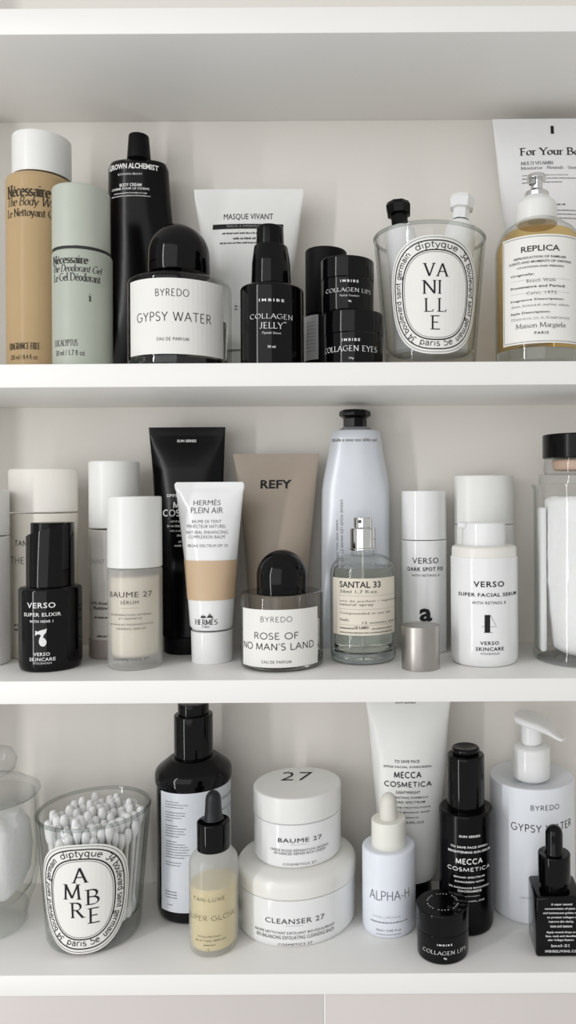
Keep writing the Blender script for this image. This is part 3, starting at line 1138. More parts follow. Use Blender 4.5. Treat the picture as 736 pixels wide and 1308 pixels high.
def hand_cream(name, label, base, top, cap_m, body_m, w0, w1):
    """small hand cream tube standing on its crimp, cap up, leaning from base to top"""
    base, top = Vector(base), Vector(top)
    ax = (top - base)
    L = ax.length
    ax.normalize()
    side = Vector((0, -1, 0)).cross(ax).normalized()
    fr = ax.cross(side).normalized()
    e = bpy.data.objects.new(name, None)
    COL.objects.link(e)
    e.location = base
    tag(e, label, 'tube', 'hand cream tubes in the candle glass')
    st = [(0, w1, .0006), (.06, w1, .0012), (.3, w1 * .98, .007), (.55, w1 * .93, .0105), (.7, w0 * 1.12, .0105), (.8, w0, .0095), (.82, w0 * .8, .008), (.835, .005, .005)]
    verts, faces, seg = [], [], 36
    for t, a, b_ in st:
        for k in range(seg):
            th = 2 * math.pi * k / seg
            verts.append(base + ax * (t * L) + side * (a * math.sin(th)) + fr * (b_ * math.cos(th)))
    for j in range(len(st) - 1):
        for k in range(seg):
            k2 = (k + 1) % seg
            faces.append([j * seg + k, j * seg + k2, (j + 1) * seg + k2, (j + 1) * seg + k])
    faces.append(list(range(seg))[::-1])
    faces.append([(len(st) - 1) * seg + k for k in range(seg)])
    link_mesh('tube_body', verts, faces, body_m, e)
    verts, faces = [], []
    st = [(.835, .0068), (.90, .0068), (.905, .0095), (.96, .0102), (.985, .0088), (.985, 0)]
    seg = 8
    rings = []
    for t, r in st:
        rings.append(len(verts))
        for k in range(seg):
            th = 2 * math.pi * (k + .5) / seg
            verts.append(base + ax * (t * L) + side * (r * math.sin(th)) + fr * (r * math.cos(th)))
    for j in range(len(st) - 1):
        for k in range(seg):
            k2 = (k + 1) % seg
            faces.append([j * seg + k, j * seg + k2, (j + 1) * seg + k2, (j + 1) * seg + k])
    link_mesh('cap', verts, faces, cap_m, e, angle=25)


zc = lambda x, y, Y: pix(x, y, Y)
xa, za = zc(508, 262, .066)
xb, zb_ = zc(590, 254, .066)
hand_cream('hand_cream_tube', 'white hand cream tube with black cap leaning in the oval-labelled glass', (xa + .0105, .049, vfl + .002), (xa, .058, za), BLACK_SATIN, WHITE_MATTE, .011, .0125)
hand_cream('hand_cream_tube', 'white hand cream tube with white cap leaning in the oval-labelled glass', (xb - .0105, .049, vfl + .002), (xb, .058, zb_), WHITE_GLOSS, WHITE, .011, .0125)

# amber perfume
it = Item('perfume_bottle', 'square-labelled amber perfume bottle with white collar at the right end', 'perfume', 633, 747, .008, S1T, 380)
g = it.lathe('bottle', [(0, 'b'), (55, 'b', 4), (57, it_y(it, .005, 57), 3), (57, 300, 10), (48, 282, 8), (26, 274, 4), (0, None)], PERFUME_GLASS)
it.lathe('thick_base', [(0, (S1T + .0004,)), (53, (S1T + .0004,), 3), (55.6, (S1T + .004,)), (55.6, (S1T + .012,)), (0, None)], GLASS_BASE, g)
it.lathe('perfume_liquid', [(0, (S1T + .0125,)), (55, (S1T + .0125,), 4), (56, 303, 10), (47, 285, 6), (0, None)], AMBER, g)
it.lathe('collar', [(0, 279), (26, 279, 1), (27, 272), (26, 252, 4), (15, 246, 2), (0, None)], WHITE, dx=-3)
sp = it.lathe('sprayer', [(0, 248), (16, 248, 1), (16, 241, 1), (8, 239), (8, 226, 1), (13, 225, 1), (12, 219, 2), (0, None)], CHROME, dx=-3)
it.lathe('nozzle', [(0, 236), (5, 236, 1), (5, 226, 1), (0, None)], GLASS_BASE, sp, dx=-9, dy=-5)
p = it.surf(off=.0002)
s0, s1, zb, zt = p.patch_px(643, 738, 299, 438, 2)
l = p.build('label', PAPER, it.e)
p = it.surf(off=.0004)
q = .0014
p.poly([(s0 + q, zb + q), (s1 - q, zb + q), (s1 - q, zt - q), (s0 + q, zt - q)], .0003, True)
p.build('label_border', INK_SOFT, l)
p = it.surf(off=.0004)
for a in [('REPLICA', 666, 715, 313, 323, 'B'), ('REPRODUCTION OF FAMILIAR', 657, 723, 327, 333, 'B'), ('SCENTS AND MOMENTS OF VARYING', 651, 729, 333.5, 339.5, 'B'),
          ('LOCATIONS AND PERIODS', 661, 720, 339, 344, 'B'), ('Originally:', 653, 683, 349, 356, 'B'), ('Provenance and Period:', 653, 722, 364, 371, 'B'),
          ('Fragrance Description:', 653, 720, 381, 388, 'B'), ('Style Description:', 653, 703, 397, 404.5, 'B'), ('PARIS', 683, 701, 423, 427, 'B:1.2'),
          ('Maison Margiela', 660, 722, 412, 422, 'S')]:
    p.line(*a)
p.build('lettering', INK_SOFT, l)
p = it.surf(off=.0004)
for a in [('Beach Walk', 673, 710, 355.5, 361, 'R:1.15'), ('Calvi, 1972', 673, 711, 371.5, 377.5, 'R:1.15'), ('Sun kissed salty skin', 654, 726, 388, 394.5, 'R:1.15'),
          ('Memory in a fragrance', 654, 727, 404.5, 410.5, 'R:1.15')]:
    p.line(*a)
for y in (361.5, 378, 395, 411.5):
    p.rule(653, 728, y, .00012)
p.build('typed_lettering', INK_GREY, l)

# large white body tube
t = Tube('body_lotion_tube', 'large white lotion tube with serif print behind the amber perfume', 'tube',
         [(152, 629, 785, .0007), (163, 630.5, 783, .0014), (230, 638, 776, .012), (300, 648, 766, .018), (380, 656, 757, .0215), (438, 660, 753, .0225)], .104, S1T, WHITE_MATTE)
t.cap('cap', 33, 439, 'b', WHITE)
p = t.print()
p.line('For Your Body', 666, 754, 189, 201, 'SB')
p.patch_px(703.5, 707.5, 161, 171)
p.line('a', 667, 726, 223, 225, 'D'); p.line('b', 667, 736, 227, 229.5, 'D'); p.line('c', 667, 718, 232, 234.5, 'D')
p.line('d', 712, 722, 260, 262, 'D'); p.line('e', 712, 750, 268, 270.5, 'D'); p.line('f', 712, 750, 273, 275.5, 'D'); p.line('g', 712, 740, 278, 280, 'D')
p.build('lettering', INK, t.body)
p = t.print()
p.line('MULTI VITAMIN', 666, 706, 206, 211, 'SM')
p.line('Moisturize * Nourish * Strengthen', 666, 752, 212, 218, 'SM')
p.build('grey_lettering', INK_GREY, t.body)
# ------------------------------------------------------------------ middle shelf
it = Item('white_bottle', 'plain white bottle cut off by the left edge, middle shelf', 'bottle', -64, 13, front_depth(-25, 855, S2T), S2T, 740)
it.lathe('body', [(0, 'b'), (38.5, 'b', 3), (38.5, 687, 1), (0, None)], WHITE)
it.lathe('cap', [(0, 685.5), (38.5, 685.5, 1), (38.5, 626, 3), (0, None)], WHITE)

it = Item('tanning_bottle', 'wide cream bottle with white cap behind the black elixir bottle', 'bottle', 7, 103, .070, S2T, 720, sy=.52)
b = it.lathe('body', [(0, 'b'), (47, 'b', 3), (48, 656, 1), (0, None)], CREAM)
it.lathe('cap', [(0, 654), (48, 654, 1), (48, 598, 5), (0, None)], mat('cream_cap', (234, 230, 222), .35))
p = it.surf()
p.line('TAN-LUXE', 19, 60, 690.5, 697.5, 'GM:.08')
p.line('THE', 14, 31, 711.5, 720, 'G:.06')
p.line('a', 18, 40, 797, 800, 'D')
p.line('b', 18, 38, 803, 806, 'D')
p.build('lettering', INK_SOFT, b)

# black elixir bottle with the sloping overcap
it = Item('elixir_bottle', 'glossy black elixir bottle with sloping cap on the middle shelf', 'bottle', 23, 105.5, front_depth(64, 860, S2T), S2T, 800)
b = it.lathe('body', [(0, 'b'), (39, 'b', 4), (41, (S2T + .004,), 2), (41, 753, 5), (30, 750, 1), (0, None)], BLACK)
R = 31.2 * it.s
z0 = it.z(754, 31)
zl, zr_ = it.z(686, 20), it.z(667.5, 20)
verts, faces, seg = [], [], 56
for k in range(seg):
    a = 2 * math.pi * k / seg
    x, y = math.sin(a), -math.cos(a)
    zt = zl + (zr_ - zl) * (.5 + .5 * x)
    for rr, z in ((1, z0), (1, zt - .0006), (.98, zt), (.88, zt), (.86, zt - .004)):
        verts.append((it.X + R * rr * x, it.Y + R * rr * y, z))
for k in range(seg):
    k2 = (k + 1) % seg
    for j in range(4):
        faces.append([k * 5 + j, k2 * 5 + j, k2 * 5 + j + 1, k * 5 + j + 1])
faces.append([k * 5 for k in reversed(range(seg))])
link_mesh('overcap', verts, faces, BLACK, it.e)
it.lathe('pump_head', [(0, 700), (26.4, 700), (26.4, 668, 1.5), (0, None)], BLACK_SATIN, dx=1.5)
p = it.surf()
p.line('VERSO', 35, 71, 769, 777, 'B:1.1')
p.line('SUPER ELIXIR', 31, 78, 781.5, 787.5, 'B:1.1')
p.line('WITH NEAR 1', 38, 68, 791.5, 795.5, 'B:1.1')
p.line('VERSO', 43, 64, 833, 838, 'B:1.1')
p.line('SKINCARE', 38, 71, 839, 844.5, 'B:1.1')
p.line('STOCKHOLM', 42.5, 66, 845.5, 848.5, 'R')
# swan-like numeral seven
q7 = [p.s.hit(x, y) for x, y in ((45, 812), (45.4, 805.5), (48, 807), (51, 805.5), (60, 803), (58.8, 808), (56, 811), (53, 812.5), (51, 810.5), (48, 810))]
p.disc(q7, p.s.hit(51.5, 808.6))
q7 = [p.s.hit(x, y) for x, y in ((53, 811), (56, 810.5), (54, 814.5), (56.5, 815), (59, 818), (59.6, 821), (58, 824.6), (55, 826), (52, 825), (50, 822), (49.8, 818), (51, 814.5))]
p.disc(q7, p.s.hit(54, 819))
p.build('lettering', INK_WHITE, b)

it = Item('serum_bottle', 'grey translucent bottle with tall white cap behind the beige serum', 'bottle', 113, 180, .0675, S2T, 720)
b = it.lathe('body', [(0, 'b'), (33, 'b', 3), (33.5, 677, 2), (0, None)], mat('greige_glass', (200, 195, 188), .22, coat=.4))
it.lathe('tinted_base', [(0, (S2T + .0004,)), (33.7, (S2T + .0004,), 3), (33.7, 818), (0, None)], mat('taupe_glass', (158, 148, 142), .2), b)
it.lathe('cap', [(0, 675), (33, 675, 1), (33, 588, 3), (0, None)], WHITE)
p = it.surf()
p.line('SAINT', 116.5, 134, 714, 720, 'G:.04')
p.build('faint_lettering', INK_SILVER, b)
p = it.surf()
p.line('10% Enzyme', 117, 150, 768, 773.5, 'B')
p.line('Retinol', 120, 142, 774, 779, 'B')
p.line('a', 121, 145, 787, 790, 'D')
p.line('b', 124, 145, 811, 814, 'D')
p.build('lettering', INK_SOFT, b)

it = Item('serum_bottle', 'frosted beige serum bottle with tall white cap, middle shelf', 'bottle', 137, 208, front_depth(172, 858, S2T), S2T, 780)
b = it.lathe('frosted_body', [(0, 'b'), (34.5, 'b', 4), (35.5, (S2T + .004,), 2), (35.5, 728, 3), (28, 726), (0, None)], FROST)
it.lathe('serum', [(0, (S2T + .0095,)), (30, (S2T + .0095,), 5), (31.5, 738, 4), (0, None)], BEIGE, b)
it.lathe('cap', [(0, 726.5), (35.5, 726.5, 1), (35, 634, 2.5), (0, None)], WHITE)
p = it.surf()
p.line('BAUME 27', 141, 194, 754.5, 763, 'R:1.08')
p.line('SÉRUM', 154, 177, 766, 772, 'R:1.15')
p.rule(153, 177, 777, .00012)
p.line('RÉGÉNÉRATION INTENSE', 142, 193, 782, 786.5, 'R:1.1')
p.line('ET FERMETÉ', 152, 181, 788, 791.5, 'R:1.1')
p.line('ADVANCED REGENERATION', 141, 196, 794.5, 798.5, 'R:1.1')
p.line('FIRMING SERUM', 149, 186, 801, 804.5, 'R:1.1')
p.line('COSMETICS 27', 145.5, 190, 839, 844, 'R:1.15')
p.build('lettering', INK_SOFT, b)

# black sunscreen tube
t = Tube('sunscreen_tube', 'tall black sunscreen tube, crimp up, behind the white makeup tube', 'tube',
         [(546, 190, 288, .0007), (557, 191, 287.5, .0014), (600, 195, 286, .008), (680, 200, 283, .014), (760, 205, 279, .017), (815, 208, 276, .0175)], .104, S2T, BLACK_SATIN)
t.cap('cap', 31, 814, 'b', BLACK_MATTE)
p = t.print()
p.line('SUN SERIES', 226.5, 251, 561.5, 565, 'BB:1.05')
p.line('SPF50+ BODY', 213, 262, 631, 635, 'B')
p.line('MECCA', 222, 262, 641, 649, 'GB:.1')
p.line('COSMETICA', 209, 275, 651, 659, 'GB:.1')
for k, (w, y) in enumerate(((24, 664), (28, 670), (25, 676), (16, 682), (14, 690), (19, 695))):
    p.line('m%d' % k, 242 - w, 242 + w, y, y + 3.2, 'D')
p.build('lettering', INK_WHITE, t.body)

# complexion balm tube
t = Tube('complexion_balm_tube', 'white makeup tube with a tan band standing on its cap', 'tube',
         [(616, 225, 310, .0007), (619, 222.8, 312, .0011), (624, 223.5, 312, .0018), (628, 225, 311, .003), (660, 229, 308, .009), (720, 236.5, 302.5, .0135), (790, 242.5, 298, .0158), (802, 243.5, 297.5, .016), (806, 246, 296, .0148)],
         .064, S2T, WHITE_GLOSS)
t.cap('cap', 25.5, 807, 'b', WHITE_GLOSS, prof=lambda R, a, b_: [(0, a), (R, a, .0008), (R * 1.03, b_, .0006), (0, b_)])
t.band('tan_band', 713, 762.5, TAN)
p = t.print()
p.line('HERMÈS', 247.5, 282, 637, 645.5, 'RL')
p.line('PLEIN AIR', 244, 285, 648, 655.5, 'RL')
p.line('BAUME DE TEINT', 245, 283, 664, 668, 'RL:1.05')
p.line('PERFECTEUR NATUREL', 239, 289, 670, 674.5, 'RL:1.05')
p.line('NATURAL ENHANCING', 238, 291, 677.5, 682, 'RL:1.05')
p.line('COMPLEXION BALM', 241, 287, 683.5, 688, 'RL:1.05')
p.line('BROAD SPECTRUM SPF 30', 240, 291, 695, 699, 'RL:1.05')
p.line('HERMÈS', 250, 277.5, 789.5, 798, 'SM:.03')
p.line('PARIS', 258, 268, 799.5, 802, 'SM')
# little carriage-and-horse emblem
for pts in ([(256, 789), (258, 786.5), (262, 786.8), (264, 789)], [(264.5, 788.8), (266, 786), (269, 785.5), (271.5, 787), (272, 789)]):
    h = [p.s.hit(*q) for q in pts]
    p.disc(h, ((h[0][0] + h[-1][0]) / 2, (h[0][1] + h[-1][1]) / 2 + .0002))
p.poly([p.s.hit(x, y) for x, y in ((269, 786), (268, 784), (266.5, 784.6))], .0005)
p.rule(255, 273, 789, .0002)
p.poly([p.s.hit(259 + 2.6 * math.cos(k * .7), 787.6 + 2.2 * math.sin(k * .7)) for k in range(9)], .0002, True)
p.build('lettering', INK_SOFT, t.body)

# taupe tube
t = Tube('taupe_tube', 'taupe matte squeeze tube with bold black print on the middle shelf', 'tube',
         [(580, 298, 408, .0007), (592, 300, 406.5, .0014), (640, 307, 402, .010), (700, 313, 397, .0145), (760, 317, 392, .017), (806, 320, 389, .0178)], .104, S2T, TAUPE)
t.cap('cap', 33, 807, 'b', TAUPE)
p = t.print()
p.line('REFY', 333, 372.5, 613, 624, 'BB:1.05')
p.build('lettering', INK, t.body)

perfume('perfume_bottle', 'small round perfume bottle with black dome cap on the middle shelf', 307, 413, front_depth(360, 860, S2T), S2T, 760, None, (32, 762, 703), (311, 405.5, 779, 853),
        [('BYREDO', 333.5, 373, 787.5, 794.5, 'G:.12'), ('ROSE OF', 326, 381, 807.5, 816.5, 'GM:.06'), ("NO MAN'S LAND", 312.5, 400, 818, 830, 'GM:.06'), ('EAU DE PARFUM', 335, 372, 843.5, 847.5, 'GM:.1')], 800, 800)

# silver-white hand cream tube
t = Tube('hand_cream_tube', 'tall silver-white metal cream tube with black flared cap, middle shelf', 'tube',
         [(549, 427, 484, .0125), (553, 423.5, 486.5, .0135), (580, 419.5, 490, .0145), (608, 414, 495.5, .0145), (625, 411.5, 497.5, .014), (650, 411, 498, .0132), (720, 411, 498, .008), (790, 411, 498, .004), (836, 411, 498, .0008), ('b', 411, 498, .0007)],
         .1085, S2T, ALU, power=2.4)
t.cap('shoulder', 27, 543, 550, mat('grey_shoulder', (150, 154, 158), .35), cx=454.5, sy=.68, prof=lambda R, a, b_: [(0, a - .001), (R, a - .001), (R * .6, b_), (0, b_)])
t.cap('cap', 20, 522, 544, BLACK_SATIN, cx=453.5, seg=8, prof=lambda R, a, b_: [(0, a), (R * .74, a, .0004), (R * .74, a + (b_ - a) * .5, .0005), (R, a + (b_ - a) * .66, .0005), (R, b_ - (b_ - a) * .08, .001), (R * .85, b_), (0, b_)])
p = t.print()


def vertical(p, text, x0, x1, y0, y1, style):
    """print that runs down the tube"""
    lines, ser, adv = skeleton(text, .08)
    a, b_ = p.s.hit(x0, y0), p.s.hit(x1, y1)
    out = ([], [])
    for l in lines:
        stroke_quads([(a[0] + (b_[0] - a[0]) * q[1], a[1] + (b_[1] - a[1]) * q[0] / adv) for q in l], lambda u, v: style, out, .002)
    p.add(*out)


vertical(p, 'CRÈME POUR LES MAINS ET LES ONGLES', 435, 439, 638, 740, .00028)
vertical(p, 'HAND AND NAIL CREAM', 429.5, 432.5, 664, 722, .00028)
p.build('lettering', INK_GREY, t.body)
p = t.print()
p.line('cm', 424, 481, 560, 564.5, 'D')
p.build('embossed_lettering', INK_SILVER, t.body)

# clear perfume with chrome sprayer
it = Item('perfume_bottle', 'clear shouldered perfume bottle with chrome sprayer on the middle shelf', 'perfume', 422, 506, front_depth(463, 851, S2T), S2T, 770)
sh = [(42, 737)] + [(15 + 27 * math.cos(math.pi / 2 * k / 7), 737 - 28 * math.sin(math.pi / 2 * k / 7)) for k in range(1, 8)] + [(14, 702)]
g = it.lathe('bottle', [(0, 'b'), (40, 'b', 5), (42, (S2T + .005,), 3)] + sh + [(0, 702)], PERFUME_GLASS)
it.lathe('perfume_liquid', [(0, (S2T + .009,)), (37, (S2T + .009,), 4), (38.4, 738), (36.5, 727), (0, None)], LIQ_CLEAR, g)
it.lathe('thick_base', [(0, (S2T + .0004,)), (38, (S2T + .0004,), 4), (40.8, (S2T + .005,)), (40.8, (S2T + .0085,)), (0, None)], GLASS_BASE, g)
it.lathe('dip_tube', [(0, (S2T + .012,)), (1.3, (S2T + .012,)), (1.3, 703), (0, 703)], WHITE, g, seg=12)
it.lathe('collar', [(0, 703.5), (17, 703.5, .5), (17, 701, .5), (0, 701)], CHROME)
sp = it.lathe('sprayer', [(0, 701), (16, 701, 1), (16, 675, 2), (11.6, 674, .6), (11.6, 661, 1.5), (0, None)], CHROME)
zz, rr = it.z(666, 11.6), 11.6 * it.s
v, f = lathe_geo(0, 0, [(0, 0), (.0014, 0), (.0014, .0012), (0, .0012)], 14)
link_mesh('nozzle_hole', [(it.X - .0022 + a, it.Y - rr * .985 - c + .0004, zz + b_) for a, b_, c in v], f, mat('dark_hole', (70, 70, 72), .4), sp)
p = it.surf(off=.0002)
p.patch_px(426, 503.5, 739, 812)
l = p.build('label', mat('kraft_paper', (228, 220, 204), .65), it.e)
p = it.surf(off=.0004)
p.line('SANTAL 33', 434.5, 486, 742, 751, 'B')
p.line('50ml 1,7 fl.oz.', 435, 483, 753, 758.5, 'R:1.1')
p.line('eau de parfum / vaporisateur', 435, 511, 762, 768.5, 'R:1.1')
p.line('natural spray', 435, 477, 769.5, 775, 'R:1.1')
p.line('Compounded in our lab', 435, 498, 779.5, 785.5, 'R:1.1')
p.line('fresh:', 435, 446, 789, 793.5, 'R')
p.line('12 months after first', 463, 510, 789, 795, 'R:1.1')
p.line('a', 435, 452, 800.5, 803.5, 'D'); p.line('LE LABO', 453, 471, 800, 803.5, 'BB'); p.line('b', 475, 500, 800, 803, 'D'); p.line('c', 435, 500, 805, 808, 'D')
for y in (760, 777, 797):
    p.rule(434, 503, y, .0001)
z1_, z0_ = p.s.hit(433.5, 740), p.s.hit(434, 811)
p.poly([z1_, (z1_[0], z0_[1])], .00012)
p.build('lettering', INK_SOFT, l)

# loose metal cap
it = Item('metal_cap', 'loose brushed metal bottle cap standing on the middle shelf', 'cap', 513, 562, front_depth(537, 858.5, S2T), S2T, 830)
it.lathe('shell', [(0, 'b'), (24.5, 'b', .6), (24.5, 802, 1.2), (0, None)], BRUSHED)

it = Item('spot_treatment_bottle', 'slim white pump bottle behind the loose metal cap', 'bottle', 513, 571, .080, S2T, 740)
b = it.lathe('body', [(0, 'b'), (28.5, 'b', 2), (29, 691, .6), (0, None)], WHITE_GLOSS)
it.lathe('cap', [(0, 690), (28.8, 690, .6), (28.5, 627, 1), (0, None)], WHITE_GLOSS)
p = it.surf()
p.line('VERSO', 527, 560, 712, 720, 'R:1.1')
p.line('DARK SPOT FIX', 521, 566, 723.5, 729.5, 'B:1.1')
p.line('WITH RETINOL 8', 526, 561, 733, 736.5, 'R:1.1')
p.line('a', 536, 552, 777, 794, 'BB')
p.build('lettering', INK, b)

it = Item('white_bottle', 'plain white cylinder bottle directly behind the facial serum pump bottle', 'bottle', 580, 657, .0885, S2T, 680, sy=.68)
it.lathe('body', [(0, 'b'), (38.5, 'b', 2), (38.5, 671, .6), (0, None)], WHITE)
it.lathe('cap', [(0, 670), (38.3, 670, .6), (38, 607, 2), (0, None)], WHITE)

it = Item('facial_serum_bottle', 'white pump bottle with black printed numeral and ringed shoulder', 'bottle', 576, 662, front_depth(619, 854, S2T), S2T, 780)
b = it.lathe('body', [(0, 'b'), (40, 'b', 5), (43, (S2T + .005,), 4), (43, 713, 1), (0, None)], WHITE_GLOSS)
it.lathe('shoulder', [(0, 714), (41.5, 714, 1), (41.5, 699, 5), (26, 697, 2), (0, None)], mat('ivory_plastic', (236, 234, 226), .3))
ph = it.lathe('pump_head', [(0, 700), (28, 700, 1), (27.5, 668, 2.5), (0, None)], WHITE_GLOSS)
zz = it.z(671.5, 30)
v, f = lathe_geo(0, 0, fillet([(0, 0), (.0028, 0, .0003), (.0026, .0062, .0004), (0, .0062)]), 20)
link_mesh('spout', [(it.X - 24.5 * it.s - c, it.Y - .006 + a, zz + b_) for a, b_, c in v], f, WHITE_GLOSS, ph)
p = it.surf()
p.line('VERSO', 605, 644, 742, 750, 'B:1.15')
p.line('SUPER FACIAL SERUM', 586, 659, 755, 762, 'B:1.1')
p.line('WITH RETINOL 8', 603, 646, 767.5, 772, 'R:1.1')
p.line('VERSO', 613.5, 637.5, 819, 824, 'B:1.15')
p.line('SKINCARE', 608, 643.5, 826, 831.5, 'B:1.1')
p.line('STOCKHOLM', 614, 638, 833.5, 836.5, 'R:1.05')
hq = [p.s.hit(*q) for q in ((619.2, 785.5), (626.2, 785.5), (626.2, 808), (619.2, 808))]
p.disc(hq, ((hq[0][0] + hq[1][0]) / 2, (hq[0][1] + hq[2][1]) / 2))
p.poly([p.s.hit(626, 785.5), p.s.hit(634.5, 800.5), p.s.hit(616, 800.5)], .00022)
p.rule(618, 630, 808, .0003)
p.build('lettering', INK, b)

# glass canister of cotton
it = Item('glass_canister', 'clear lidded glass canister of white cotton at the right edge', 'canister', 680, 812, front_depth(736, 856, S2T), S2T, 730)
hw = 66
R, zs = it.R, S2T
zt = it.z(618, 66)
v, f = lathe_geo(it.X, it.Y, [(0, zs), (R * .93, zs), (R * .99, zs + .0015), (R, zs + .006), (R * .97, zs + .009), (R * .965, zt - .004), (R * 1.0, zt - .002), (R, zt), (R * .95, zt), (R * .94, zt - .004), (R * .94, zs + .008), (R * .88, zs + .005), (0, zs + .005)], 72)
link_mesh('glass_body', v, f, GLASS_PALE, it.e)
zl0, zl1 = zt + .0003, it.z(606, 54)
v, f = lathe_geo(it.X, it.Y, [(0, zl0), (R * .86, zl0), (R * .86, zl1), (R * .85, zl1 + .0006), (0, zl1 + .0006)], 64)
link_mesh('lid', v, f, thin_glass('acrylic', tint=(.93, .93, .92), edge=(.6, .6, .6), haze=.25), it.e)
gc, gR, gl = it, R, zl1 + .0006

# cotton pads inside: a fluffy stack and one pad standing against the glass
def pad_stack(name, label, cx, cy, z0, z1, r, seed):
    rr = random.Random(seed)
    prof = [(0, z0), (r * .62, z0), (r * .8, z0 + .004)]
    n = 16
    for k in range(n + 1):
        t = k / n
        prof.append((r * (.86 + .14 * min(1, t * 2.2)) + rr.uniform(-.0004, .0004), z0 + .008 + (z1 - z0 - .012) * t))
    prof += [(r * .97, z1 - .002), (r * .9, z1), (0, z1)]
    v, f = lathe_geo(cx, cy, prof, 64)
    v = [(x + .0005 * math.sin(z * 900 + x * 700), y, z) for x, y, z in v]
    return tag(link_mesh(name, v, f, COTTON, None, origin=(cx, cy, z0)), label, 'cotton')


pad_stack('cotton_roll', 'thick white cotton roll inside the glass canister', it.X + R * .07, it.Y, zs + .0055, it.z(634, 50), R * .81, 3)
v, f = box_geo(-.0024, .0024, -.007, .007, 0, it.z(640, 60) - zs - .012,   .002, 3)
px_, py_ = it.X - R * .83, it.Y - R * .05
tag(link_mesh('cotton_pad', [(px_ + x + .0009 * math.sin(z * 60), py_ + y, zs + .007 + z) for x, y, z in v], f, COTTON, None, origin=(px_, py_, zs + .007)), 'thin white cotton pad standing against the canister glass', 'cotton')

# small jar with a black lid on the canister
jt = Item('small_jar', 'small clear jar of peach balm with black lid on the canister', 'jar', 692, 790, max(.0, gc.Y - gR * .75), gl + .0002, 580)
jz = gl + .0002
g = jt.lathe('glass_body', [(0, (jz,)), (46, (jz,), 3), (47, 597, 2), (45, 583), (0, None)], thin_glass('jar_glass', tint=(.93, .94, .94), edge=(.6, .62, .62)))
jt.lathe('balm', [(0, (jz + .003,)), (34, (jz + .003,), 4), (36, 586, 3), (0, None)], PEACH, g)
jt.lathe('lid', [(0, 583.5), (48, 583.5, 1), (48, 552, 2), (0, None)], BLACK_SATIN)

# ------------------------------------------------------------------ bottom shelf
# lidded glass bowl with cotton
it = Item('glass_jar', 'lidded clear glass jar of cotton cut off at the bottom left', 'jar', -82, 52, front_depth(-14, 1218, S3T), S3T, 1140)
R, zs = it.R, S3T
zr2 = it.z(1040, 60)
H = zr2 - zs
po = [(0, zs), (R * .72, zs), (R * .76, zs + .002), (R * .74, zs + .006), (R * .80, zs + .016), (R * .92, zs + .028), (R * .99, zs + .045), (R, zs + H * .6), (R * .97, zr2 - .008), (R * .93, zr2)]
pi_ = [(R * .88, zr2), (R * .92, zr2 - .009), (R * .94, zs + H * .6), (R * .93, zs + .045), (R * .84, zs + .030), (R * .6, zs + .020), (0, zs + .017)]
v, f = lathe_geo(it.X, it.Y, po + pi_, 72)
link_mesh('glass_body', v, f, GLASS_PALE, it.e)
v, f = lathe_geo(it.X, it.Y, [(0, zs + .0006), (R * .7, zs + .0006), (R * .72, zs + .006), (R * .76, zs + .014), (R * .5, zs + .017), (0, zs + .0155)], 56)
link_mesh('thick_base', v, f, BASE_TINT, it.e)
zl = zr2 + .0003
pr = [(0, zl), (R * .98, zl), (R * 1.02, zl + .002), (R * 1.0, zl + .0045), (R * .9, zl + .006), (R * .72, zl + .011), (R * .4, zl + .0145), (R * .34, zl + .0165), (R * .52, zl + .021), (R * .56, zl + .028), (R * .46, zl + .035), (R * .2, zl + .0385), (0, zl + .039)]
v, f = lathe_geo(it.X, it.Y, pr, 64)
link_mesh('lid', v, f, thin_glass('lid_glass', tint=(.95, .955, .955), edge=(.6, .62, .62), haze=.06), it.e, angle=60)
rb = R * .86
for k, (fx, fy, fz, fr) in enumerate(((.12, -.1, .0, 1), )):
    prof = [(0, zs + .021), (rb * .55, zs + .023), (rb * .8, zs + .032), (rb * .93, zs + .045), (rb * .97, zs + H * .6), (rb * .92, zs + H * .8), (rb * .7, zs + H * .87), (0, zs + H * .9)]
    v, f = lathe_geo(it.X, it.Y, prof, 56)
    v = [(x + .0012 * math.sin(z * 330 + y * 200), y + .0012 * math.sin(x * 260), z + .0012 * math.sin(x * 300 + y * 240)) for x, y, z in v]
    tag(link_mesh('cotton_wool', v, f, COTTON, None, origin=(it.X, it.Y, zs + .02)), 'white cotton wool filling the lidded glass jar', 'cotton')

# glass of cotton swabs
sg, srad, sfl, szr = candle_glass('candle_glass', 'clear tapered glass with oval label full of cotton swabs', 44, 193, front_depth(122, 1231, S3T), S3T, 1060, 1040, .82, .012,
                                  (58, 163, 1078, 1218), [('A', -1, 31, 18.5), ('M', -11, 10, 18.5), ('B', 14, 2, 18.5), ('R', -5, -13.5, 18.5), ('E', 16, -22, 18.5)])
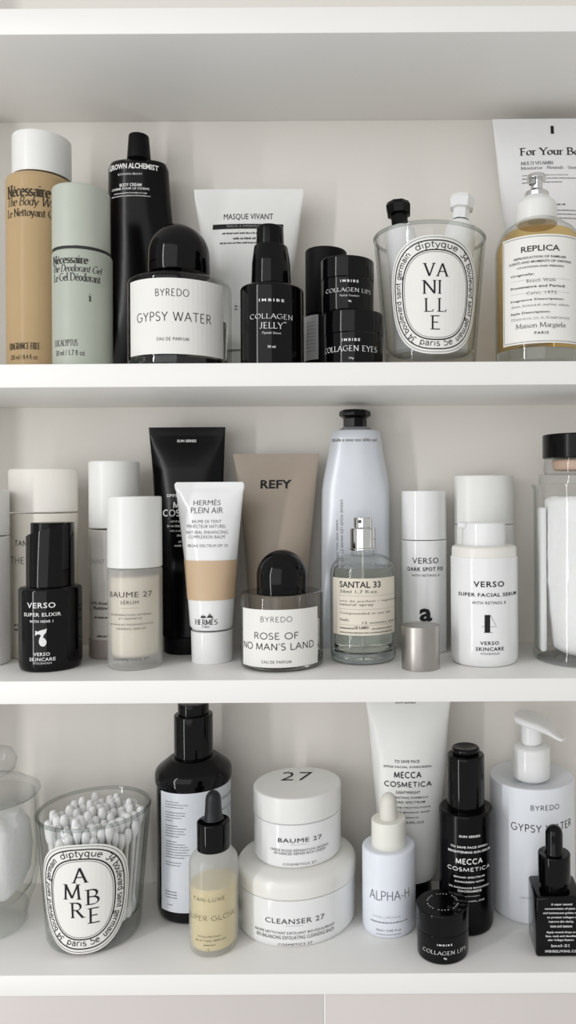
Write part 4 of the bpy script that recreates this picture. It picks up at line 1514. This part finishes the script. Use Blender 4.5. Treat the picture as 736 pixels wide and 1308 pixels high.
# prototype swab: stick and two cotton buds
zb0 = sfl + .0006
LEN = szr - zb0 + .001
v, f = lathe_geo(0, 0, [(0, .004), (.00125, .004), (.00125, LEN - .004), (0, LEN - .004)], 10)
stick_me = link_mesh('stick', v, f, STICK)
bud = [(0, 0), (.0018, .0005), (.0028, .003), (.0030, .007), (.0024, .011), (.0013, .0145), (0, .0145)]
v, f = lathe_geo(0, 0, bud, 12)
bud_me = link_mesh('cotton_tip', v, f, COTTON)
spots = []
pitch = .0063
rt = srad(szr) - .0022 - .0035
rb_ = srad(sfl + .004) - .0022 - .0048
for i in range(-8, 9):
    for j in range(-8, 9):
        x, y = (i + (j % 2) * .5) * pitch, j * pitch * .866
        if math.hypot(x, y) < rt - .0006:
            spots.append((x, y))
first = True
for x, y in spots:
    k = rb_ / rt
    dz = rng.uniform(-.011, -.001) - .005 * (rng.random() < .2)
    bx, by = x * k, y * k
    e = bpy.data.objects.new('cotton_swab', None)
    COL.objects.link(e)
    e.empty_display_size = .005
    e.location = (sg.X + bx, sg.Y + by, zb0)
    d = Vector((x + rng.uniform(-.0006, .0006) - bx, y + rng.uniform(-.0006, .0006) - by, LEN))
    e.rotation_euler = d.to_track_quat('Z', 'Y').to_euler()
    e.scale = (1, 1, 1 + dz / LEN)
    tag(e, 'white cotton swab standing among others in the labelled glass', 'cotton swab', 'cotton swabs in the glass')
    for src, zz, fl in ((stick_me, 0, 0), (bud_me, 0, 0), (bud_me, LEN, 1)):
        o = src if first and src is stick_me else src.copy()
        if o is not stick_me:
            COL.objects.link(o)
        if o is stick_me:
            first = False
        o.parent = e
        o.location = (0, 0, zz)
        if fl:
            o.rotation_euler = (math.pi, 0, 0)
bpy.data.objects.remove(bud_me)

# tall black pump bottle with paper label
it = Item('pump_bottle', 'tall black pump bottle with white text label, bottom shelf', 'bottle', 198, 297, .058, S3T, 1080)
b = it.lathe('body', [(0, 'b'), (44, 'b', 6), (47.5, (S3T + .008,), 6), (47.5, 1015, 1), (49.5, 1010, 3), (49.5, 996, 10), (30, 974, 3), (24, 972), (0, None)], BLACK)
it.lathe('collar', [(0, 975), (25, 975, 2), (25, 918, 2), (0, None)], BLACK)
it.lathe('pump_neck', [(0, 920), (20, 920, 1), (20, 902, 1), (0, None)], BLACK)
p = it.surf(47.5)
p.patch_px(206.5, 296.5, 1013, 1165)
l = p.build('label', mat('pale_label', (214, 218, 224), .5), it.e)
p = it.surf(47.5, off=.0004)
y = 1023
for k, w in enumerate((16, 28, 22, 0, 25, 24, 20, 9, 0, 15, 26, 23, 25, 17, 0, 14, 24, 28, 30, 27, 30, 24, 0, 20, 18)):
    if w:
        p.line('n%d' % k, 212, 212 + w, y, y + 2, 'D')
    y += 3.35
for k in range(3):
    p.line('q%d' % k, 212, 226, 1137 + 3.6 * k, 1139.6 + 3.6 * k, 'D')
p.line('z', 214, 221, 1154, 1156, 'D')
p.build('lettering', INK_SOFT, l)
p = it.surf(47.5, off=.0004)
p.line('GROWN', 283, 297, 1010, 1017, 'R')
p.line('h', 283, 296, 1026, 1028.5, 'D')
p.build('grey_lettering', INK_GREY, l)


def dropper(it, col, colx, cy0, cy1, bulb, by0, by1, m_c, m_b, dx=0, flange=None):
    it.lathe('collar', [(0, cy0), (col, cy0, 1), (col, cy1, 2), (0, None)], m_c, dx=dx)
    z1, z2 = it.z(by0, bulb), it.z(by1, bulb * .4)
    Rb = bulb * it.s
    pts = [(0, z1), (Rb * 1.25, z1), (Rb * 1.05, z1 + (z2 - z1) * .1), (Rb * .98, z1 + (z2 - z1) * .3), (Rb * .92, z2 - Rb * 1.1)]
    for i in range(1, 8):
        a = math.pi / 2 * i / 7
        pts.append((Rb * .92 * math.cos(a) if i < 7 else 0, z2 - Rb * 1.1 * (1 - math.sin(a))))
    v, f = lathe_geo(it.X + dx * it.s, it.Y, pts, 40)
    link_mesh('rubber_bulb', v, f, m_b, it.e)


# yellow glow dropper
it = Item('dropper_bottle', 'frosted dropper bottle of yellow serum with black bulb', 'bottle', 241.5, 304.5, front_depth(272, 1226, S3T), S3T, 1160)
b = it.lathe('frosted_body', [(0, 'b'), (29, 'b', 5), (31.5, (S3T + .005,), 4), (31.5, 1107, 14), (20, 1090, 2), (0, None)], FROST)
it.lathe('serum', [(0, (S3T + .004,)), (28, (S3T + .004,), 4), (29.4, 1138), (0, None)], GLOW, b)
dropper(it, 21.2, 0, 1092, 1056, 11, 1050, 1011, BLACK, NAVY)
p = it.surf()
p.line('TAN-LUXE', 247.5, 287, 1144.5, 1151.5, 'GM:.08')
p.line('SUPER GLOW', 242.5, 299.5, 1162, 1174, 'G:.06')
p.line('HYALURONIC', 253, 282.5, 1193.5, 1197.5, 'R:1.05')
p.line('SELF-TAN SERUM', 250, 288, 1197.5, 1202, 'R:1.05')
p.line('a', 260, 275, 1206, 1208, 'D')
p.line('1', 264, 267, 1212, 1216, 'G')
p.build('lettering', INK_SOFT, b)

# two white jars
ct = Item('cleanser_jar', 'wide white jar under the smaller white jar, bottom shelf', 'jar', 303, 455, front_depth(380, 1213, S3T), S3T, 1140)
by = Item('balm_jar', 'white jar with numbered lid standing on a wider white jar', 'jar', 324, 436, ct.Y - 56 * ct.s, S3T, 1060)
z_lid = by.z(1111, 56)
b = ct.lathe('body', [(0, 'b'), (72.5, 'b', 3), (75, (S3T + .0035,), 2), (75, 1152, 1), (0, None)], WHITE_GLOSS)
ct.lathe('lid', [(0, 1150.5), (76, 1150.5, 1), (76, (z_lid - .004,), 10), (60, (z_lid,), 3), (0, (z_lid,))], mat('pearl_lid', (236, 235, 229), .22))
p = ct.surf(75)
p.line('CLEANSER 27', 339, 414.5, 1167.5, 1179.5, 'R:1.08')
p.rule(365, 388, 1183, .00012)
p.line('BAUME NETTOYANT EXFOLIANT BIO-ÉQUILIBRANT', 326.5, 427.5, 1180.5, 1190, 'R:1.1')
p.line('BIO-BALANCING EXFOLIATING CLEANSING BALM', 328.5, 426, 1187, 1196, 'R:1.1')
p.line('COSMETICS 27', 355, 399, 1202.5, 1208, 'R:1.1')
p.build('lettering', INK_SOFT, b)
by.e.location.z = z_lid
by.zs = z_lid + .00005
b = by.lathe('body', [(0, 'b'), (53.5, 'b', 3), (55.5, (z_lid + .003,), 2), (55.5, 1055, 1), (0, None)], WHITE_GLOSS)
li = by.lathe('lid', [(0, 1053.5), (56, 1053.5, 1), (56, 1021, 3), (0, None)], WHITE)
p = by.surf()
p.line('BAUME 27', 355, 411, 1066, 1076, 'R:1.08')
p.rule(371, 394, 1079.3, .00012)
p.line('CRÈME RICHE RÉPARATION INTENSE', 345.5, 419.5, 1078, 1085, 'R:1.1')
p.line('ADVANCED REPAIR RICH CREAM', 350, 415.5, 1083.5, 1090, 'R:1.1')
p.line('COSMETICS 27', 361, 404, 1099.5, 1105, 'R:1.1')
p.build('lettering', INK_SOFT, b)
p = Print(TopSurf(by.z(1021, 56)), .0003)
p.line('27', 360, 398, 986.5, 997, 'RL:1.05')
p.build('lid_lettering', INK, li)

# white dropper
it = Item('dropper_bottle', 'white dropper bottle with white bulb beside the white jars', 'bottle', 463, 531, front_depth(497, 1201, S3T), S3T, 1140)
b = it.lathe('body', [(0, 'b'), (32, 'b', 4), (34, (S3T + .004,), 3), (34, 1092, 6), (24, 1089, 2), (0, None)], mat('cool_white', (232, 236, 244), .35))
dropper(it, 22, 0, 1092, 1054, 11.5, 1057, 1014, mat('ivory_cap', (236, 235, 226), .4), mat('ivory_rubber', (226, 223, 214), .5))
p = it.surf()
p.line('ALPHA-H', 473, 522, 1134, 1150, 'G:.02')
p.line('HYALURONIC 8', 477, 516, 1168, 1173, 'G:.08')
p.line('a', 474, 520, 1174.5, 1178, 'D')
p.line('25ml / 0.85 fl oz', 480.5, 512.5, 1185.5, 1190, 'R')
p.line('b', 481, 512, 1192, 1194, 'D')
p.build('lettering', INK_SILVER if False else INK_GREY, b)

# white sunscreen tube
t = Tube('sunscreen_tube', 'white sunscreen tube standing on a black cap, bottom shelf', 'tube',
         [(880, 465, 578, .0007), (893, 467, 576, .0014), (930, 471.5, 572.5, .008), (1000, 477, 568, .0135), (1080, 484, 562, .0175), (1124, 489, 558, .0188), (1130, 492, 555, .018)], .098, S3T, WHITE)
t.cap('cap', 28, 1131, 'b', BLACK_SATIN)
p = t.print()
p.line('SUN SERIES', 505, 531, 894, 898.5, 'B:1.05')
p.line('TO SAVE FACE', 504, 536, 970.5, 974.5, 'B:1.1')
p.line('SPF50 FACIAL SUNSCREEN', 490, 551, 977, 981, 'B:1.1')
p.line('MECCA', 504, 538, 986, 993.5, 'GB:.1')
p.line('COSMETICA', 491.5, 551, 997.5, 1005, 'GB:.1')
for k, (tx, x0, x1) in enumerate((('LIGHTWEIGHT', 506, 537), ('HYDRATING FORMULA', 495, 547), ('BROAD SPECTRUM', 499, 543), ('UVA UVB PROTECTION', 491, 550), ('PERFECT MAKEUP BASE', 492, 549))):
    p.line(tx, x0, x1, 1010 + 6.1 * k, 1014 + 6.1 * k, 'B:1.1')
p.line('a', 508, 535, 1043, 1045, 'D')
p.line('75ml 2.53FL.OZ', 500, 542, 1048, 1052, 'B')
p.build('lettering', INK_SOFT, t.body)

# black sun serum dropper
it = Item('sun_serum_bottle', 'tall black serum bottle with glossy push-button cap, bottom shelf', 'bottle', 561, 630.5, front_depth(596, 1198, S3T), S3T, 1110)
b = it.lathe('body', [(0, 'b'), (33, 'b', 4), (34.7, (S3T + .004,), 3), (34.7, 1043, 4), (25, 1040, 1), (0, None)], BLACK_SATIN)
it.lathe('cap', [(0, 1044), (24, 1044, 1), (24, 970, 4), (17, 968, 1), (0, None)], BLACK)
it.lathe('push_button', [(0, 970), (16.5, 970, 1), (18.5, 962, 2), (16, 958, 3), (0, 957)], BLACK, dx=0)
p = it.surf()
p.line('SUN SERIES', 586.5, 613.5, 1066, 1070, 'BB:1.05')
p.line('TO SAVE FACE SPF50+', 576, 622.5, 1077.5, 1083, 'BB:1.05')
p.line('BRIGHTENING SUN SERUM', 573, 625.5, 1082.5, 1088.5, 'BB:1.05')
p.line('MECCA', 583, 616, 1095.5, 1103.5, 'GB:.1')
p.line('COSMETICA', 572.5, 625, 1103.5, 1112, 'GB:.1')
for k, (tx, x0, x1) in enumerate((('BROAD SPECTRUM', 580, 619), ('SUNSCREEN WITH', 581, 618), ('5% RADIANCE BOOSTING', 574, 624), ('NIACINAMIDE', 585, 615))):
    p.line(tx, x0, x1, 1117 + 6.1 * k, 1121.5 + 6.1 * k, 'BB:1.05')
p.line('a', 588, 613, 1143, 1145, 'D')
p.line('50ml 1.69FL.OZ', 580, 619, 1147.5, 1151.5, 'B')
p.build('lettering', INK_WHITE, b)

# front black jar
it, li = jar('cream_jar', 'small black jar with a ring of print on its lid, bottom shelf', 532, 599.5, front_depth(566, 1234, S3T), S3T, 1171, 1198,
             [('IMBIBE', 558.5, 578, 1205.5, 1208.5, 'BB:1.5'), ('COLLAGEN LIPS', 541, 594.5, 1209, 1218, 'S:.06'), ('8g', 567, 571, 1223, 1226, 'B')], 1195, group='black jars')
zt = it.z(1171, 33.7)
p = Print(TopSurf(zt), .0003)
rr = 20 * it.s
txt = 'IMBIBE * COLLAGEN LIPS * IMBIBE * COLLAGEN * '
for k in range(30):
    a = 2 * math.pi * k / 30
    ct_, sn = math.cos(a), math.sin(a)
    if k % 5 == 0:
        continue
    q = [(rr * .94, -.0004), (rr * .94, .0004), (rr * 1.03, .0004), (rr * 1.03, -.0004)]
    p.add([(it.X + ct_ * x - sn * y, it.Y + sn * x + ct_ * y) for x, y in q], [[0, 3, 2, 1]])
p.build('lid_lettering', INK_WHITE, li)

# white lotion pump bottle
it = Item('lotion_bottle', 'large white cylindrical lotion pump bottle at the bottom right', 'bottle', 626, 734.5, front_depth(680, 1184, S3T), S3T, 1090)
b = it.lathe('body', [(0, 'b'), (52, 'b', 3), (54.2, (S3T + .003,), 3), (54.2, 1009, 3), (26, 1006, 2), (0, None)], mat('soft_white', (230, 233, 238), .4))
it.lathe('collar', [(0, 1006), (24, 1000, 2), (24, 960, 5), (15, 955, 1), (0, None)], WHITE_GLOSS)
ph = it.lathe('pump_stem', [(0, 960), (13.5, 952, 1), (13.5, 925, 1), (0, None)], WHITE_GLOSS)
# pump head: rounded plate that falls away into a spout to the right front
zt = it.z(916, 13)
dr = Vector((.86, -.51, 0)).normalized()
sd = Vector((-dr.y, dr.x, 0))
st = [(-.0125, .006, .0005, -.003), (-.0118, .010, .0008, -.005), (-.009, .0135, .0006, -.0065), (0, .0150, -.0010, -.0085), (.009, .0125, -.0035, -.0105), (.016, .008, -.0075, -.0135), (.021, .0055, -.0120, -.0160), (.025, .0045, -.0145, -.0175), (.0275, .0040, -.0150, -.0178)]
verts, faces = [], []
o0 = Vector((it.X, it.Y, zt))
n = 16
for d_, w, za_, zb2 in st:
    for k in range(n):
        a = 2 * math.pi * k / n
        cs, sn = math.cos(a), math.sin(a)
        verts.append(o0 + dr * d_ + sd * (w * math.copysign(abs(cs) ** .6, cs)) + Vector((0, 0, (za_ + zb2) / 2 + (za_ - zb2) / 2 * math.copysign(abs(sn) ** .6, sn))))
for j in range(len(st) - 1):
    for k in range(n):
        k2 = (k + 1) % n
        faces.append([j * n + k, j * n + k2, (j + 1) * n + k2, (j + 1) * n + k])
faces.append(list(range(n))[::-1])
faces.append([(len(st) - 1) * n + k for k in range(n)])
link_mesh('pump_head', verts, faces, WHITE_GLOSS, it.e, angle=60)
p = it.surf()
p.line('BYREDO', 678.5, 714, 1027, 1035, 'GM:.12')
p.line('GYPSY WATER', 653.5, 729, 1046, 1062, 'GM:.1')
p.line('LAIT POUR LE CORPS', 665, 716, 1144, 1149, 'G:.06')
p.build('lettering', INK_SOFT, b)

# square black dropper
zs = S3T
yf = front_depth(705, 1223, S3T)
xf0, xf1 = pix(685, 1200, yf)[0], pix(746, 1200, yf)[0]
w = xf1 - xf0
ztop = pix(715, 1146, yf)[1]
e = bpy.data.objects.new('dropper_bottle', None)
COL.objects.link(e)
e.location = ((xf0 + xf1) / 2, yf + w / 2, zs)
tag(e, 'square black dropper bottle with white print at the right edge', 'bottle')
v, f = box_geo(xf0, xf1, yf, yf + w * .95, zs, ztop, .0022, 4)
b = link_mesh('body', v, f, BLACK, e)
jx, jy, s = (xf0 + xf1) / 2 - .0006, yf + w * .47, (D + yf + w * .47) / F
zA, zB, zC2 = ztop - .0005, pix(711, 1132, jy - 15 * s)[1], pix(711, 1098, jy - 20 * s)[1]
v, f = lathe_geo(jx, jy, fillet([(0, zA), (17 * s, zA), (17 * s, zB), (20.5 * s, zB, .0005), (20.5 * s, zC2, .001), (0, zC2)]), 48)
link_mesh('collar', v, f, BLACK, e)
zD = pix(711, 1056, jy - 6 * s)[1]
rb2 = 11 * s
pts = [(0, zC2 - .0005), (rb2 * 1.15, zC2), (rb2, zC2 + .002), (rb2, zD - rb2)] + [(rb2 * math.cos(math.pi / 2 * k / 7) if k < 7 else 0, zD - rb2 + rb2 * math.sin(math.pi / 2 * k / 7)) for k in range(1, 8)]
v, f = lathe_geo(jx, jy, pts, 40)
link_mesh('rubber_bulb', v, f, BLACK, e)
p = Print(FrontSurf(lambda x, z: yf, .02), .0003)
for tx, x0, x1, y in (('A super natural', 704, 731, 1154), ('concentration of plant oils', 696, 742, 1159.5), ('and luminescent golden mica', 694, 742, 1165), ('to protect collagen and', 699, 741, 1170.5), ('improve skin clarity,', 701, 733, 1176), ('tone and texture', 703, 731, 1181.5),
                      ('Apply several drops to the', 698, 742, 1189.5), ('face, neck and decolletage', 697, 742, 1194.5), ('after Collagen Restore', 700, 733, 1199.5), ('Store at 8 - 25 C', 704, 728, 1206.5)):
    p.line(tx, x0, x1, y - .6, y + 3, 'B')
p.line('IMBIBELIVING.COM', 696.5, 741, 1213, 1216.5, 'BB:1.3')
p.build('lettering', INK_WHITE, b)
